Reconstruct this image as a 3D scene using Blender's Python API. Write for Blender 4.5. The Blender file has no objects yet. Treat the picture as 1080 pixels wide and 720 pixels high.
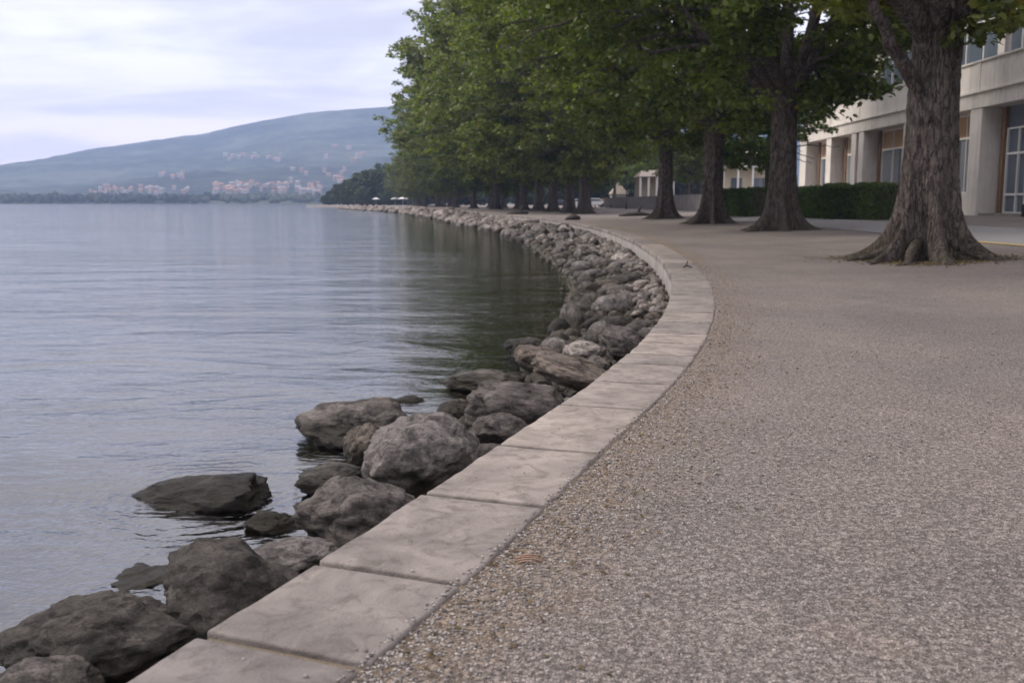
import bpy, bmesh, math, random
import numpy as np
from mathutils import Vector, Matrix, noise, Euler
S = bpy.context.scene
COL = S.collection
R = math.radians
rnd = random.Random(7)
# ------------------------------------------------------------------ helpers
EYE = 1.1
FP = 1050.0
PITCH = math.atan(147 / FP)

def sstep(a, b, x):
    t = min(1, max(0, (x - a) / (b - a))); return t * t * (3 - 2 * t)

def gz(x, y=0):                                   # the promenade rises gently away from the lake
    return 0.45 * sstep(5, 22, x)

def ray(px, py):
    a = (px - 540) / FP; b = (360 - py) / FP
    return Vector((a, math.cos(PITCH) + b * math.sin(PITCH), -math.sin(PITCH) + b * math.cos(PITCH)))

def at(px, py, zf=None, z=0.0):                   # pixel -> point on a height (or on the ground)
    d = ray(px, py); zz = z
    for _ in range(12):
        t = (zz - EYE) / d.z; p = d * t
        if zf is None: break
        zz = zf(p.x, p.y)
    return Vector((p.x, p.y, zz))

def atD(px, py, D):                               # pixel -> point at forward distance D
    d = ray(px, py); t = D / d.y
    return Vector((d.x * t, D, EYE + d.z * t))

def link(o, parent=None):
    COL.objects.link(o)
    if parent is not None: o.parent = parent
    return o

def tag(o, label=None, cat=None, group=None, kind=None):
    if label: o['label'] = label
    if cat: o['category'] = cat
    if group: o['group'] = group
    if kind: o['kind'] = kind
    return o

def empty(name, loc, rz=0.0):
    o = bpy.data.objects.new(name, None); link(o); o.location = loc; o.rotation_euler = (0, 0, rz); o.empty_display_size = 0.2
    return o

def mesh(name, verts, faces, mat, parent=None, smooth=False, loc=None):
    me = bpy.data.meshes.new(name)
    me.from_pydata([tuple(v) for v in verts], [], faces)
    if smooth: me.polygons.foreach_set('use_smooth', [True] * len(me.polygons))
    if mat: me.materials.append(mat)
    me.update()
    o = bpy.data.objects.new(name, me); link(o, parent)
    if loc is not None: o.location = loc
    return o

def npmesh(name, V, F, mat, smooth=False):        # V (n,3), F (m,k) arrays
    me = bpy.data.meshes.new(name)
    n, (m, k) = len(V), F.shape
    me.vertices.add(n); me.vertices.foreach_set('co', V.astype(np.float32).ravel())
    me.loops.add(m * k); me.loops.foreach_set('vertex_index', F.astype(np.int32).ravel())
    me.polygons.add(m)
    me.polygons.foreach_set('loop_start', np.arange(0, m * k, k, dtype=np.int32))
    me.polygons.foreach_set('loop_total', np.full(m, k, dtype=np.int32))
    if smooth: me.polygons.foreach_set('use_smooth', np.ones(m, dtype=bool))
    me.materials.append(mat); me.update(calc_edges=True); me.validate()
    return me

class MB:                                          # collects boxes etc. into one mesh
    def __init__(s): s.v = []; s.f = []
    def box(s, x0, x1, y0, y1, z0, z1):
        b = len(s.v)
        s.v += [(x0,y0,z0),(x1,y0,z0),(x1,y1,z0),(x0,y1,z0),(x0,y0,z1),(x1,y0,z1),(x1,y1,z1),(x0,y1,z1)]
        s.f += [(b,b+3,b+2,b+1),(b+4,b+5,b+6,b+7),(b,b+1,b+5,b+4),(b+1,b+2,b+6,b+5),(b+2,b+3,b+7,b+6),(b+3,b,b+4,b+7)]
        return s
    def prism(s, pts, z0, z1):
        b = len(s.v); n = len(pts)
        s.v += [(p[0], p[1], z0) for p in pts] + [(p[0], p[1], z1) for p in pts]
        s.f += [tuple(range(b + n - 1, b - 1, -1)), tuple(range(b + n, b + 2 * n))]
        s.f += [(b + i, b + (i + 1) % n, b + n + (i + 1) % n, b + n + i) for i in range(n)]
        return s
    def gable(s, x0, x1, y0, y1, z0, z1):          # roof with ridge along x
        b = len(s.v); ym = (y0 + y1) / 2
        s.v += [(x0,y0,z0),(x1,y0,z0),(x1,y1,z0),(x0,y1,z0),(x0 + .8,ym,z1),(x1 - .8,ym,z1)]
        s.f += [(b,b+3,b+2,b+1),(b,b+1,b+5,b+4),(b+2,b+3,b+4,b+5),(b+1,b+2,b+5),(b+3,b,b+4)]
        return s
    def tube(s, pts, rad, n=8):
        b = len(s.v); N = len(pts)
        for i, p in enumerate(pts):
            p = Vector(p); t = (Vector(pts[min(i+1,N-1)]) - Vector(pts[max(i-1,0)])).normalized()
            u = t.orthogonal().normalized() if i == 0 else (u - t * u.dot(t)).normalized()
            w = t.cross(u); r = rad[i] if hasattr(rad, '__len__') else rad
            for k in range(n):
                a = 2 * math.pi * k / n; s.v.append(tuple(p + (u * math.cos(a) + w * math.sin(a)) * r))
        for i in range(N - 1):
            for k in range(n):
                s.f.append((b+i*n+k, b+i*n+(k+1)%n, b+(i+1)*n+(k+1)%n, b+(i+1)*n+k))
        s.f.append(tuple(b + k for k in range(n - 1, -1, -1))); s.f.append(tuple(b + (N-1)*n + k for k in range(n)))
        return s
    def build(s, name, mat, parent=None, smooth=False, bevel=0, loc=None):
        o = mesh(name, s.v, s.f, mat, parent, smooth, loc)
        if bevel:
            m = o.modifiers.new('b', 'BEVEL'); m.width = bevel; m.segments = 2; m.limit_method = 'ANGLE'
        return o

def copy_tree(o, parent=None):
    c = o.copy(); COL.objects.link(c)
    if parent is not None: c.parent = parent
    for ch in list(o.children): copy_tree(ch, c)
    return c

# ------------------------------------------------------------------ materials
class NT:
    def __init__(s, name, disp=None):
        s.m = bpy.data.materials.new(name); s.m.use_nodes = True; s.t = s.m.node_tree
        s.p = s.t.nodes['Principled BSDF']; s.out = s.t.nodes['Material Output']
        s.tc = s.n('ShaderNodeTexCoord'); s.geo = None
    def n(s, typ, **kw):
        nd = s.t.nodes.new(typ)
        for k, v in kw.items():
            setattr(nd, k, v)
        return nd
    def l(s, a, b): s.t.links.new(a, b); return b
    def pos(s):
        if s.geo is None: s.geo = s.n('ShaderNodeNewGeometry')
        return s.geo.outputs['Position']
    def mapv(s, v, scale=(1,1,1), rot=(0,0,0)):
        m = s.n('ShaderNodeMapping'); s.l(v, m.inputs['Vector']); m.inputs['Scale'].default_value = scale; m.inputs['Rotation'].default_value = rot
        return m.outputs[0]
    def noise(s, v, scale, detail=6, rough=0.6, dist=0.0, out='Fac'):
        nd = s.n('ShaderNodeTexNoise'); s.l(v, nd.inputs['Vector']); nd.inputs['Scale'].default_value = scale
        nd.inputs['Detail'].default_value = detail; nd.inputs['Roughness'].default_value = rough; nd.inputs['Distortion'].default_value = dist
        return nd.outputs[out]
    def voro(s, v, scale, feature='F1', out='Distance', rand=1.0):
        nd = s.n('ShaderNodeTexVoronoi', feature=feature); s.l(v, nd.inputs['Vector']); nd.inputs['Scale'].default_value = scale
        nd.inputs['Randomness'].default_value = rand
        return nd.outputs[out]
    def ramp(s, fac, stops, interp='LINEAR'):
        nd = s.n('ShaderNodeValToRGB'); s.l(fac, nd.inputs['Fac']); cr = nd.color_ramp; cr.interpolation = interp
        while len(cr.elements) < len(stops): cr.elements.new(0.5)
        for e, (p, c) in zip(cr.elements, stops):
            e.position = p; e.color = (c[0], c[1], c[2], 1) if hasattr(c, '__len__') else (c, c, c, 1)
        return nd.outputs['Color']
    def mix(s, fac, a, b, mode='MIX'):
        nd = s.n('ShaderNodeMix', data_type='RGBA', blend_type=mode)
        for sock, v in ((nd.inputs['Factor'], fac), (nd.inputs['A'], a), (nd.inputs['B'], b)):
            if hasattr(v, 'is_output'): s.l(v, sock)
            elif hasattr(v, '__len__'): sock.default_value = (v[0], v[1], v[2], 1)
            else:
                sock.default_value = v if sock.type == 'VALUE' else (v, v, v, 1)
        for i in nd.inputs:
            pass
        return nd.outputs['Result']
    def math(s, op, a, b=0.0, c=None, clamp=False):
        nd = s.n('ShaderNodeMath', operation=op, use_clamp=clamp)
        for i, v in enumerate((a, b) if c is None else (a, b, c)):
            if hasattr(v, 'is_output'): s.l(v, nd.inputs[i])
            else: nd.inputs[i].default_value = v
        return nd.outputs[0]
    def mr(s, v, a, b, c=0.0, d=1.0):
        nd = s.n('ShaderNodeMapRange'); s.l(v, nd.inputs['Value'])
        for k, x in zip(('From Min', 'From Max', 'To Min', 'To Max'), (a, b, c, d)): nd.inputs[k].default_value = x
        return nd.outputs[0]
    def bump(s, h, dist, strength=1.0, prev=None):
        nd = s.n('ShaderNodeBump'); s.l(h, nd.inputs['Height']); nd.inputs['Distance'].default_value = dist; nd.inputs['Strength'].default_value = strength
        if prev is not None: s.l(prev, nd.inputs['Normal'])
        return nd.outputs[0]
    def fin(s, col=None, rough=0.85, nrm=None, spec=0.3, metal=0.0):
        if col is not None:
            if hasattr(col, 'is_output'): s.l(col, s.p.inputs['Base Color'])
            else: s.p.inputs['Base Color'].default_value = (*col, 1)
        if hasattr(rough, 'is_output'): s.l(rough, s.p.inputs['Roughness'])
        else: s.p.inputs['Roughness'].default_value = rough
        s.p.inputs['Specular IOR Level'].default_value = spec; s.p.inputs['Metallic'].default_value = metal
        if nrm is not None: s.l(nrm, s.p.inputs['Normal'])
        return s.m

def simple(name, c, rough=0.7, var=0.15, scale=3.0, bump=0.0, spec=0.3, metal=0.0):
    t = NT(name); v = t.pos()
    n = t.noise(v, scale, 6)
    col = t.mix(n, tuple(x * (1 - var) for x in c), tuple(x * (1 + var) for x in c))
    b = t.bump(t.noise(v, scale * 12, 4), bump) if bump else None
    return t.fin(col, rough, b, spec, metal)

def mat_rock():
    t = NT('rock'); v = t.tc.outputs['Object']
    oi = t.n('ShaderNodeObjectInfo')
    off = t.n('ShaderNodeVectorMath', operation='SCALE'); t.l(oi.outputs['Location'], off.inputs[0]); off.inputs['Scale'].default_value = 3.7
    va = t.n('ShaderNodeVectorMath', operation='ADD'); t.l(v, va.inputs[0]); t.l(off.outputs[0], va.inputs[1]); vv = va.outputs[0]
    big = t.noise(vv, 3.0, 8, 0.65, 0.6)
    fine = t.noise(vv, 32, 7, 0.72)
    spk = t.voro(vv, 90, out='Color')
    base = t.mix(t.mr(big, .35, .65), (0.060, .055, .051), (0.29, .27, .255))
    base = t.mix(t.mr(fine, .3, .72), base, t.mix(1.0, base, (1.75, 1.7, 1.65), 'MULTIPLY'))
    base = t.mix(t.mr(t.noise(vv, 12, 5, .6, 1.0), .50, .62), base, t.mix(1.0, base, (0.56, 0.53, 0.50), 'MULTIPLY'))
    base = t.mix(0.10, base, spk, 'OVERLAY')
    # pale lichen / mineral blotches and thin veins
    li = t.mr(t.noise(vv, 17, 6, .7, .4), .60, .68)
    base = t.mix(t.math('MULTIPLY', li, 0.55), base, (0.36, .34, .32))
    vein = t.mr(t.voro(t.mapv(vv, (1, 1, 2.4), (0.5, .3, 0)), 2.1, 'DISTANCE_TO_EDGE'), 0.0, 0.02)
    base = t.mix(t.math('MULTIPLY', t.math('SUBTRACT', 1.0, vein), .32), base, (0.06, .053, .05))
    base = t.mix(1.0, base, oi.outputs['Color'], 'MULTIPLY')
    # wet and algae-stained band close to the lake level
    sp = t.n('ShaderNodeSeparateXYZ'); t.l(t.pos(), sp.inputs[0])
    zz = t.math('ADD', sp.outputs['Z'], t.math('MULTIPLY', t.math('SUBTRACT', big, .5), .16))
    wet = t.mr(zz, -0.34, -0.43)
    base = t.mix(wet, base, t.mix(1.0, base, (0.26, .24, .17), 'MULTIPLY'))
    rough = t.mr(wet, 0, 1, .82, .38)
    h = t.bump(big, .06, .8); h = t.bump(t.noise(vv, 9, 9, .72, .5), .055, .9, h); h = t.bump(fine, .014, 1.0, h); h = t.bump(t.voro(vv, 60), .003, .6, h)
    return t.fin(base, rough, h, .35)

def mat_slab():
    t = NT('slab_stone'); v = t.pos(); oi = t.n('ShaderNodeObjectInfo')
    off = t.n('ShaderNodeVectorMath', operation='MULTIPLY_ADD')
    t.l(oi.outputs['Random'], off.inputs[0]); off.inputs[1].default_value = (17, 23, 9); t.l(v, off.inputs[2]); vv = off.outputs[0]
    a = t.noise(vv, 3.2, 8, .6, .9); b = t.noise(vv, 11, 7, .68, .8); f = t.noise(vv, 130, 5, .7)
    c = t.mix(t.mr(a, .3, .7), (0.098, .087, .078), (0.262, .232, .207))
    c = t.mix(t.mr(b, .50, .62), c, t.mix(1.0, c, (.60, .58, .57), 'MULTIPLY'))
    c = t.mix(t.math('MULTIPLY', t.mr(t.noise(vv, 6, 8, .75, 1.5), .56, .66), .7), c, (0.12, .11, .108))
    c = t.mix(t.math('MULTIPLY', t.mr(f, .25, .75), .28), c, (0.33, .292, .262))
    pit = t.mr(t.voro(vv, 70), .06, .16)
    c = t.mix(t.math('MULTIPLY', t.math('SUBTRACT', 1, pit), t.math('MULTIPLY', t.mr(b, .45, .6), .7)), c, (.09, .08, .075))
    c = t.mix(1.0, c, t.mix(oi.outputs['Random'], (0.74, .74, .76), (1.22, 1.18, 1.13)), 'MULTIPLY')
    h = t.bump(a, .03, .5); h = t.bump(b, .012, .7, h); h = t.bump(f, .0022, .9, h); h = t.bump(pit, .003, .5, h)
    return t.fin(c, .78, h, .35)

def mat_ground():
    t = NT('gravel_asphalt'); v = t.pos()
    a1 = t.n('ShaderNodeTexVoronoi', feature='F1'); t.l(v, a1.inputs['Vector']); a1.inputs['Scale'].default_value = 135
    a2 = t.n('ShaderNodeTexVoronoi', feature='F1'); t.l(v, a2.inputs['Vector']); a2.inputs['Scale'].default_value = 230
    big = t.noise(v, .35, 5, .55, .4); mid = t.noise(v, 2.6, 7, .65, .5)
    st = t.n('ShaderNodeSeparateColor'); t.l(a1.outputs['Color'], st.inputs[0])
    stone = t.ramp(st.outputs[0], [(0, (.075, .067, .064)), (.28, (.17, .152, .143)), (.55, (.29, .262, .245)), (.8, (.36, .33, .305)), (.93, (.43, .40, .37)), (1, (.24, .18, .13))])
    mort = t.mix(t.mr(t.noise(v, 60, 4), .3, .7), (.10, .092, .087), (.20, .182, .168))
    rim = t.mr(a1.outputs['Distance'], .30, .55)
    c = t.mix(rim, stone, mort)
    c = t.mix(t.math('MULTIPLY', t.mr(mid, .35, .7), .35), c, t.mix(1.0, c, (.62, .60, .60), 'MULTIPLY'))
    c = t.mix(t.mr(big, .35, .68), t.mix(1.0, c, (1.16, 1.11, 1.08), 'MULTIPLY'), t.mix(1.0, c, (.84, .84, .85), 'MULTIPLY'))
    # sand washed against the coping: "edge" stores the distance from the slabs
    at_ = t.n('ShaderNodeAttribute', attribute_name='edge')
    ed = t.math('ADD', at_.outputs['Fac'], t.math('MULTIPLY', t.math('SUBTRACT', t.noise(v, 3.4, 7, .7, .6), .5), 1.1))
    sand_f = t.mr(ed, .50, .0)
    sandc = t.mix(t.noise(v, 170, 4, .7), (.075, .055, .038), (.31, .245, .18))
    c = t.mix(t.math('MULTIPLY', sand_f, t.mr(t.noise(v, 40, 5, .7), .28, .6, .25, 1.0)), c, sandc)
    patch = t.mr(t.noise(v, 1.3, 6, .7, .8), .60, .72)
    c = t.mix(t.math('MULTIPLY', patch, .30), c, (.27, .215, .165))
    pits = t.mr(t.noise(v, 42, 5, .75, .4), .40, .52)
    c = t.mix(t.math('MULTIPLY', t.math('SUBTRACT', 1, pits), .55), c, t.mix(1.0, c, (.42, .40, .39), 'MULTIPLY'))
    c = t.mix(1.0, c, (1.27, 1.245, 1.225), 'MULTIPLY')
    worn = t.mr(t.noise(t.mapv(v, (1, .35, 1)), .8, 6, .6, .8), .52, .64)
    c = t.mix(t.math('MULTIPLY', worn, .28), c, t.mix(1.0, c, (.70, .68, .68), 'MULTIPLY'))
    hs = t.math('SUBTRACT', 1, t.mr(a1.outputs['Distance'], .05, .62))
    h = t.bump(mid, .02, .5); h = t.bump(pits, .006, .9, h); h = t.bump(hs, .0055, 1.0, h); h = t.bump(t.math('SUBTRACT', 1, a2.outputs['Distance']), .0018, .8, h)
    return t.fin(c, .9, h, .3)

def mat_bed():
    t = NT('lake_bed'); v = t.pos()
    a1 = t.n('ShaderNodeTexVoronoi', feature='F1'); t.l(v, a1.inputs['Vector']); a1.inputs['Scale'].default_value = 11
    sc = t.n('ShaderNodeSeparateColor'); t.l(a1.outputs['Color'], sc.inputs[0])
    st = t.ramp(sc.outputs[0], [(0, (.05, .045, .03)), (.5, (.13, .115, .08)), (.9, (.26, .23, .17)), (1, (.3, .28, .24))])
    c = t.mix(t.mr(a1.outputs['Distance'], .3, .6), st, (.03, .027, .018))
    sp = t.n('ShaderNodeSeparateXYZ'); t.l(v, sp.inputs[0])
    c = t.mix(t.mr(sp.outputs['Z'], -.7, -2.6), c, (.042, .058, .018))       # light lost with water depth, painted as dark green into the bed colour
    h = t.bump(t.math('SUBTRACT', 1, a1.outputs['Distance']), .05, .8)
    return t.fin(c, .8, h)

def mat_water():
    t = NT('water'); v = t.pos()
    g = t.n('ShaderNodeBsdfGlossy'); g.inputs['Roughness'].default_value = .055; g.inputs['Color'].default_value = (1, 1, 1, 1)
    tr = t.n('ShaderNodeBsdfTransparent'); tr.inputs['Color'].default_value = (.80, .83, .70, 1)
    fr = t.n('ShaderNodeFresnel'); fr.inputs['IOR'].default_value = 2.3
    mx = t.n('ShaderNodeMixShader')
    # ripples: long low swell, wind ripples with crests across the view, fine chop
    w1 = t.noise(t.mapv(v, (.55, 1.1, 1), (0, 0, R(10))), .55, 3, .5, .5)
    w2 = t.noise(t.mapv(v, (.62, 1.1, 1), (0, 0, R(-7))), 2.0, 4, .55, .9)
    w3 = t.noise(t.mapv(v, (.55, 1.3, 1), (0, 0, R(14))), 10.5, 3, .55, .5)
    gust = t.mr(t.noise(t.mapv(v, (.25, 1, 1)), .06, 3), .4, .62, .45, 1.0)
    h = t.bump(w1, .13, .85); h = t.bump(t.math('MULTIPLY', w2, gust), .055, .85, h); h = t.bump(t.math('MULTIPLY', w3, gust), .015, .9, h)
    # rings spreading from the low rocks standing in the lake
    rc = at(222, 522, z=-.55)
    for (cx, cy, rr, amp) in ((rc.x - .05, rc.y, 1.15, .012), (at(372, 470, z=-.55).x, at(372, 470, z=-.55).y, .7, .0025), (at(110, 640, z=-.55).x, at(110, 640, z=-.55).y, .7, .0022)):
        sb = t.n('ShaderNodeVectorMath', operation='SUBTRACT'); t.l(v, sb.inputs[0]); sb.inputs[1].default_value = (cx, cy, -.55)
        ln = t.n('ShaderNodeVectorMath', operation='LENGTH'); t.l(sb.outputs[0], ln.inputs[0])
        d = t.math('ADD', ln.outputs['Value'], t.math('MULTIPLY', t.noise(v, 3.4, 4), .30))
        s = t.math('SINE', t.math('MULTIPLY', d, 62 if rr > 1 else 75))
        h = t.bump(t.math('MULTIPLY', t.math('MULTIPLY', s, t.mr(t.noise(v, 1.9, 3), .38, .62)), t.math('POWER', t.mr(ln.outputs['Value'], rr, .2), 1.6)), amp, .8, h)
    t.l(h, g.inputs['Normal']); t.l(h, fr.inputs['Normal'])
    t.l(fr.outputs[0], mx.inputs[0]); t.l(tr.outputs[0], mx.inputs[1]); t.l(g.outputs[0], mx.inputs[2]); t.l(mx.outputs[0], t.out.inputs['Surface'])
    t.t.nodes.remove(t.p)
    return t.m

def mat_bark():
    t = NT('bark'); v = t.tc.outputs['Object']
    q = t.mapv(v, (1, 1, .20))
    w = t.n('ShaderNodeVectorMath', operation='ADD'); t.l(q, w.inputs[0])
    sc = t.n('ShaderNodeVectorMath', operation='SCALE'); t.l(t.noise(q, 6, 6, .7, out='Color'), sc.inputs[0]); sc.inputs['Scale'].default_value = .22; t.l(sc.outputs[0], w.inputs[1])
    cr = t.voro(w.outputs[0], 11, 'DISTANCE_TO_EDGE'); crk = t.mr(t.math('ADD', cr, t.math('MULTIPLY', t.math('SUBTRACT', t.noise(v, 9, 6, .7), .5), .12)), 0, .12)
    cr2 = t.mr(t.voro(t.mapv(w.outputs[0], (1, 1, 2.2)), 30, 'DISTANCE_TO_EDGE'), 0, .2)
    n = t.noise(v, 5, 8, .7); f = t.noise(v, 45, 6, .7)
    c = t.mix(t.mr(n, .3, .7), (.058, .048, .042), (.205, .178, .158))
    c = t.mix(t.mr(f, .35, .7), c, t.mix(1, c, (1.5, 1.45, 1.4), 'MULTIPLY'))
    c = t.mix(crk, t.mix(1, c, (.45, .42, .40), 'MULTIPLY'), c)
    c = t.mix(t.mr(cr2, 0, 1, .5, 0), c, t.mix(1, c, (.55, .52, .5), 'MULTIPLY'))
    sp = t.n('ShaderNodeSeparateXYZ'); t.l(v, sp.inputs[0])
    moss = t.math('MULTIPLY', t.mr(sp.outputs['Z'], .75, .0), t.mr(t.noise(v, 3.5, 6, .7), .45, .65))
    c = t.mix(t.math('MULTIPLY', moss, .75), c, (.085, .08, .035))
    h = t.bump(crk, .05, 1.0); h = t.bump(cr2, .018, .9, h); h = t.bump(f, .012, .8, h)
    return t.fin(c, .93, h, .2)

def mat_leaf(name, dark, light, yellow=(.20, .17, .03)):
    t = NT(name); g = t.n('ShaderNodeNewGeometry'); oi = t.n('ShaderNodeObjectInfo')
    r = g.outputs['Random Per Island']
    v = t.tc.outputs['Object']
    cl = t.mr(t.noise(v, .42, 4, .65), .36, .64)
    c = t.mix(t.mr(t.math('ADD', t.math('MULTIPLY', r, .5), t.math('MULTIPLY', cl, .55)), .10, 1.0), dark, light)
    c = t.mix(t.mr(r, .965, .97), c, yellow)
    c = t.mix(1, c, t.mix(oi.outputs['Random'], (.88, .95, .95), (1.1, 1.05, .95)), 'MULTIPLY')
    t.fin(c, .5, None, .35)
    tl = t.n('ShaderNodeBsdfTranslucent'); t.l(t.mix(1, c, (1.3, 1.5, .6), 'MULTIPLY'), tl.inputs['Color'])
    m = t.n('ShaderNodeMixShader'); m.inputs[0].default_value = .38
    t.l(t.p.outputs[0], m.inputs[1]); t.l(tl.outputs[0], m.inputs[2]); t.l(m.outputs[0], t.out.inputs['Surface'])
    return t.m

def mat_concrete(name, c0, c1, streak=.5):
    t = NT(name); v = t.pos()
    a = t.noise(v, .9, 7, .62, .4); s = t.noise(t.mapv(v, (3, 3, .25)), 1.6, 6, .7)
    c = t.mix(t.mr(a, .3, .7), c0, c1)
    c = t.mix(t.math('MULTIPLY', t.mr(s, .5, .72), streak), c, tuple(x * .5 for x in c0))
    h = t.bump(t.noise(v, 40, 5, .7), .006, .6)
    return t.fin(c, .85, h, .3)

def mat_hill():
    t = NT('hill_forest'); v = t.pos()
    a = t.noise(v, .02, 6, .65, .5); b = t.noise(v, .0035, 6, .6, .6)
    c = t.mix(t.mr(a, .3, .7), (.014, .022, .018), (.045, .06, .038))
    c = t.mix(t.mr(b, .50, .58), c, (.07, .085, .06)); c = t.mix(t.mr(t.noise(v, .009, 6, .7, .8), .40, .55, .65, 0), c, (.004, .008, .008))
    return t.fin(c, .95, t.bump(t.noise(v, .06, 5, .7), 5, .8), .1)

M = dict(
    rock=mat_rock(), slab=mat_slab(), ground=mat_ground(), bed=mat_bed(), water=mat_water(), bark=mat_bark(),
    leaf=mat_leaf('leaf_broad', (.030, .048, .015), (.21, .235, .052)),
    leaf_near=mat_leaf('leaf_near', (.03, .046, .012), (.17, .185, .034)),
    leaf_pale=mat_leaf('leaf_pale', (.07, .11, .03), (.17, .22, .07)),
    leaf_far=mat_leaf('leaf_dark', (.020, .036, .016), (.06, .085, .032)),
    hedge=mat_leaf('hedge_leaf', (.022, .042, .012), (.10, .145, .04), (.04, .06, .02)),
    conc=mat_concrete('facade_concrete', (.56, .52, .47), (.69, .65, .60)),
    wallc=mat_concrete('quay_concrete', (.20, .18, .165), (.33, .305, .285), .6),
    cream=mat_concrete('cream_render', (.52, .45, .33), (.62, .55, .42), .3),
    white=simple('white_paint', (.72, .71, .69), .5, .06),
    reveal=simple('reveal_paint', (.42, .39, .37), .8, .08),
    dark=simple('dark_iron', (.03, .028, .028), .5, .2),
    wood=simple('brown_wood', (.20, .12, .07), .6, .3, 5, .003),
    dwood=simple('dark_weathered_wood', (.06, .05, .043), .85, .3, 8, .01),
    blind=simple('orange_blind', (.40, .26, .16), .8, .15),
    curtain=simple('grey_curtain', (.30, .31, .32), .9, .15, 4),
    room=simple('dark_room', (.05, .045, .04), .9),
    road=simple('road_asphalt', (.20, .195, .192), .85, .12, 2, .004),
    yellow=simple('yellow_road_paint', (.60, .42, .12), .7, .2, 9),
    rooft=simple('terracotta_roof', (.30, .16, .11), .85, .2, .5),
    roofg=simple('grey_roof', (.26, .25, .24), .85, .2, .5),
    hwall=simple('house_wall', (.31, .285, .26), .85, .1, .3),
    hwall2=simple('house_wall_ochre', (.27, .22, .18), .85, .1, .3),
    hill=mat_hill(), terra=simple('old_cream_tile', (.40, .34, .28), .8, .2, 2),
    rusty=simple('dry_reddish_twig', (.24, .155, .11), .8, .3, 20),
    carw=simple('car_paint_white', (.7, .7, .7), .25, .03, 1, 0, .5), carr=simple('car_paint_red', (.35, .05, .04), .25, .03, 1, 0, .5), card=simple('car_paint_dark', (.05, .06, .08), .25, .03, 1, 0, .5),
    tyre=simple('rubber', (.02, .02, .02), .8),
)
gt = NT('window_glass'); M['glass'] = gt.fin((.10, .125, .16), .08, gt.bump(gt.noise(gt.pos(), .8, 2), .01, .4), .8)
t_ = NT('bank_soil'); M['bank'] = t_.fin(t_.mix(t_.noise(t_.pos(), 14, 7, .7), (.035, .028, .02), (.15, .125, .10)), .95, t_.bump(t_.noise(t_.pos(), 22, 7, .7), .04, .9))
t_ = NT('joint_grit'); M['grit'] = t_.fin(t_.mix(t_.noise(t_.pos(), 150, 5, .75), (.05, .038, .028), (.33, .27, .20)), .95, t_.bump(t_.noise(t_.pos(), 110, 5, .7), .012, 1.0))
t_ = NT('loose_stone'); M['pebble'] = t_.fin(t_.ramp(t_.n('ShaderNodeNewGeometry').outputs['Random Per Island'], [(0, (.07, .062, .06)), (.4, (.19, .17, .155)), (.75, (.27, .245, .225)), (1, (.36, .33, .305))]), .85, t_.bump(t_.noise(t_.pos(), 300, 3), .001))

# ------------------------------------------------------------------ the shoreline curve (land edge of the coping), X as a function of Y
KP = [(-3000, -900), (-260, -160), (-42, -40), (-7.2, -8), (-2.95, -2.5), (-1.95, -.8), (-1.15, .5), (-.74, 1.3), (-.37, 2.19), (-.155, 2.73), (.09, 3.41), (.37, 4.2), (.69, 5.1), (1.01, 6.04), (1.35, 7.16),
      (1.70, 8.5), (2.12, 10.36), (2.64, 13.2), (3.11, 16.67), (3.56, 21.3), (3.98, 27.9), (4.25, 37.8), (3.75, 53.4), (1.3, 78.4), (-4.4, 117), (-15.0, 165), (-28.3, 214), (-51, 303), (-74, 392), (-66, 412), (-20, 428), (200, 444), (3500, 470)]
KY = np.array([k[1] for k in KP], float); KX = np.array([k[0] for k in KP], float)
def _pchip():
    h = np.diff(KY); d = np.diff(KX) / h; m = np.zeros(len(KY)); m[0] = d[0]; m[-1] = d[-1]
    for i in range(1, len(KY) - 1):
        m[i] = (h[i - 1] * d[i] + h[i] * d[i - 1]) / (h[i - 1] + h[i])
        if abs(m[i]) > 3 * min(abs(d[i]), abs(d[i - 1])) and abs(KX[i]) > 60: m[i] = 0
    return m
KM = _pchip()
def cx(y):
    i = int(min(len(KY) - 2, max(0, np.searchsorted(KY, y) - 1))); h = KY[i + 1] - KY[i]; t = (y - KY[i]) / h
    return (2*t**3 - 3*t*t + 1) * KX[i] + (t**3 - 2*t*t + t) * h * KM[i] + (-2*t**3 + 3*t*t) * KX[i+1] + (t**3 - t*t) * h * KM[i+1]
def slope(y): return (cx(y + .05) - cx(y - .05)) / .1
def off(y, d):                                     # point at perpendicular distance d towards the water
    s = slope(y); n = 1 / math.sqrt(1 + s * s); return Vector((cx(y) - d * n, y + d * s * n, 0))
def frame(y):
    s = slope(y); n = 1 / math.sqrt(1 + s * s); return Vector((s * n, n, 0)), Vector((-n, s * n, 0))   # tangent, towards water
WAT = -0.55
def bankw(y):                                       # distance from the land edge of the coping to the waterline
    return float(np.interp(y, [-20, 0, 3, 6, 11, 21, 42, 79, 117, 165, 214, 392], [1.3, 1.3, 1.55, 1.7, 1.85, 2.2, 3.8, 5.9, 6.3, 6.0, 5.5, 4.5]))
def bankz(y, d):
    w = bankw(y); return float(np.interp(d, [0, .45, w, w + 1.2, w + 4, w + 13, w + 60], [-.49, -.49, WAT - .05, -.92, -1.7, -3.6, -8]))

def yrows(a, b):
    ys = [a, -400, -160, -90, -40, -20, -12, -8, -5, -3.5, -2.5]; y = -2.0
    while y < 432: ys.append(y); y += .12 if y < 12 else (.3 if y < 30 else (1 if y < 80 else 4))
    ys += [436, 440, 444, 452, b]
    return ys
ys = yrows(-900, 470)
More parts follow.
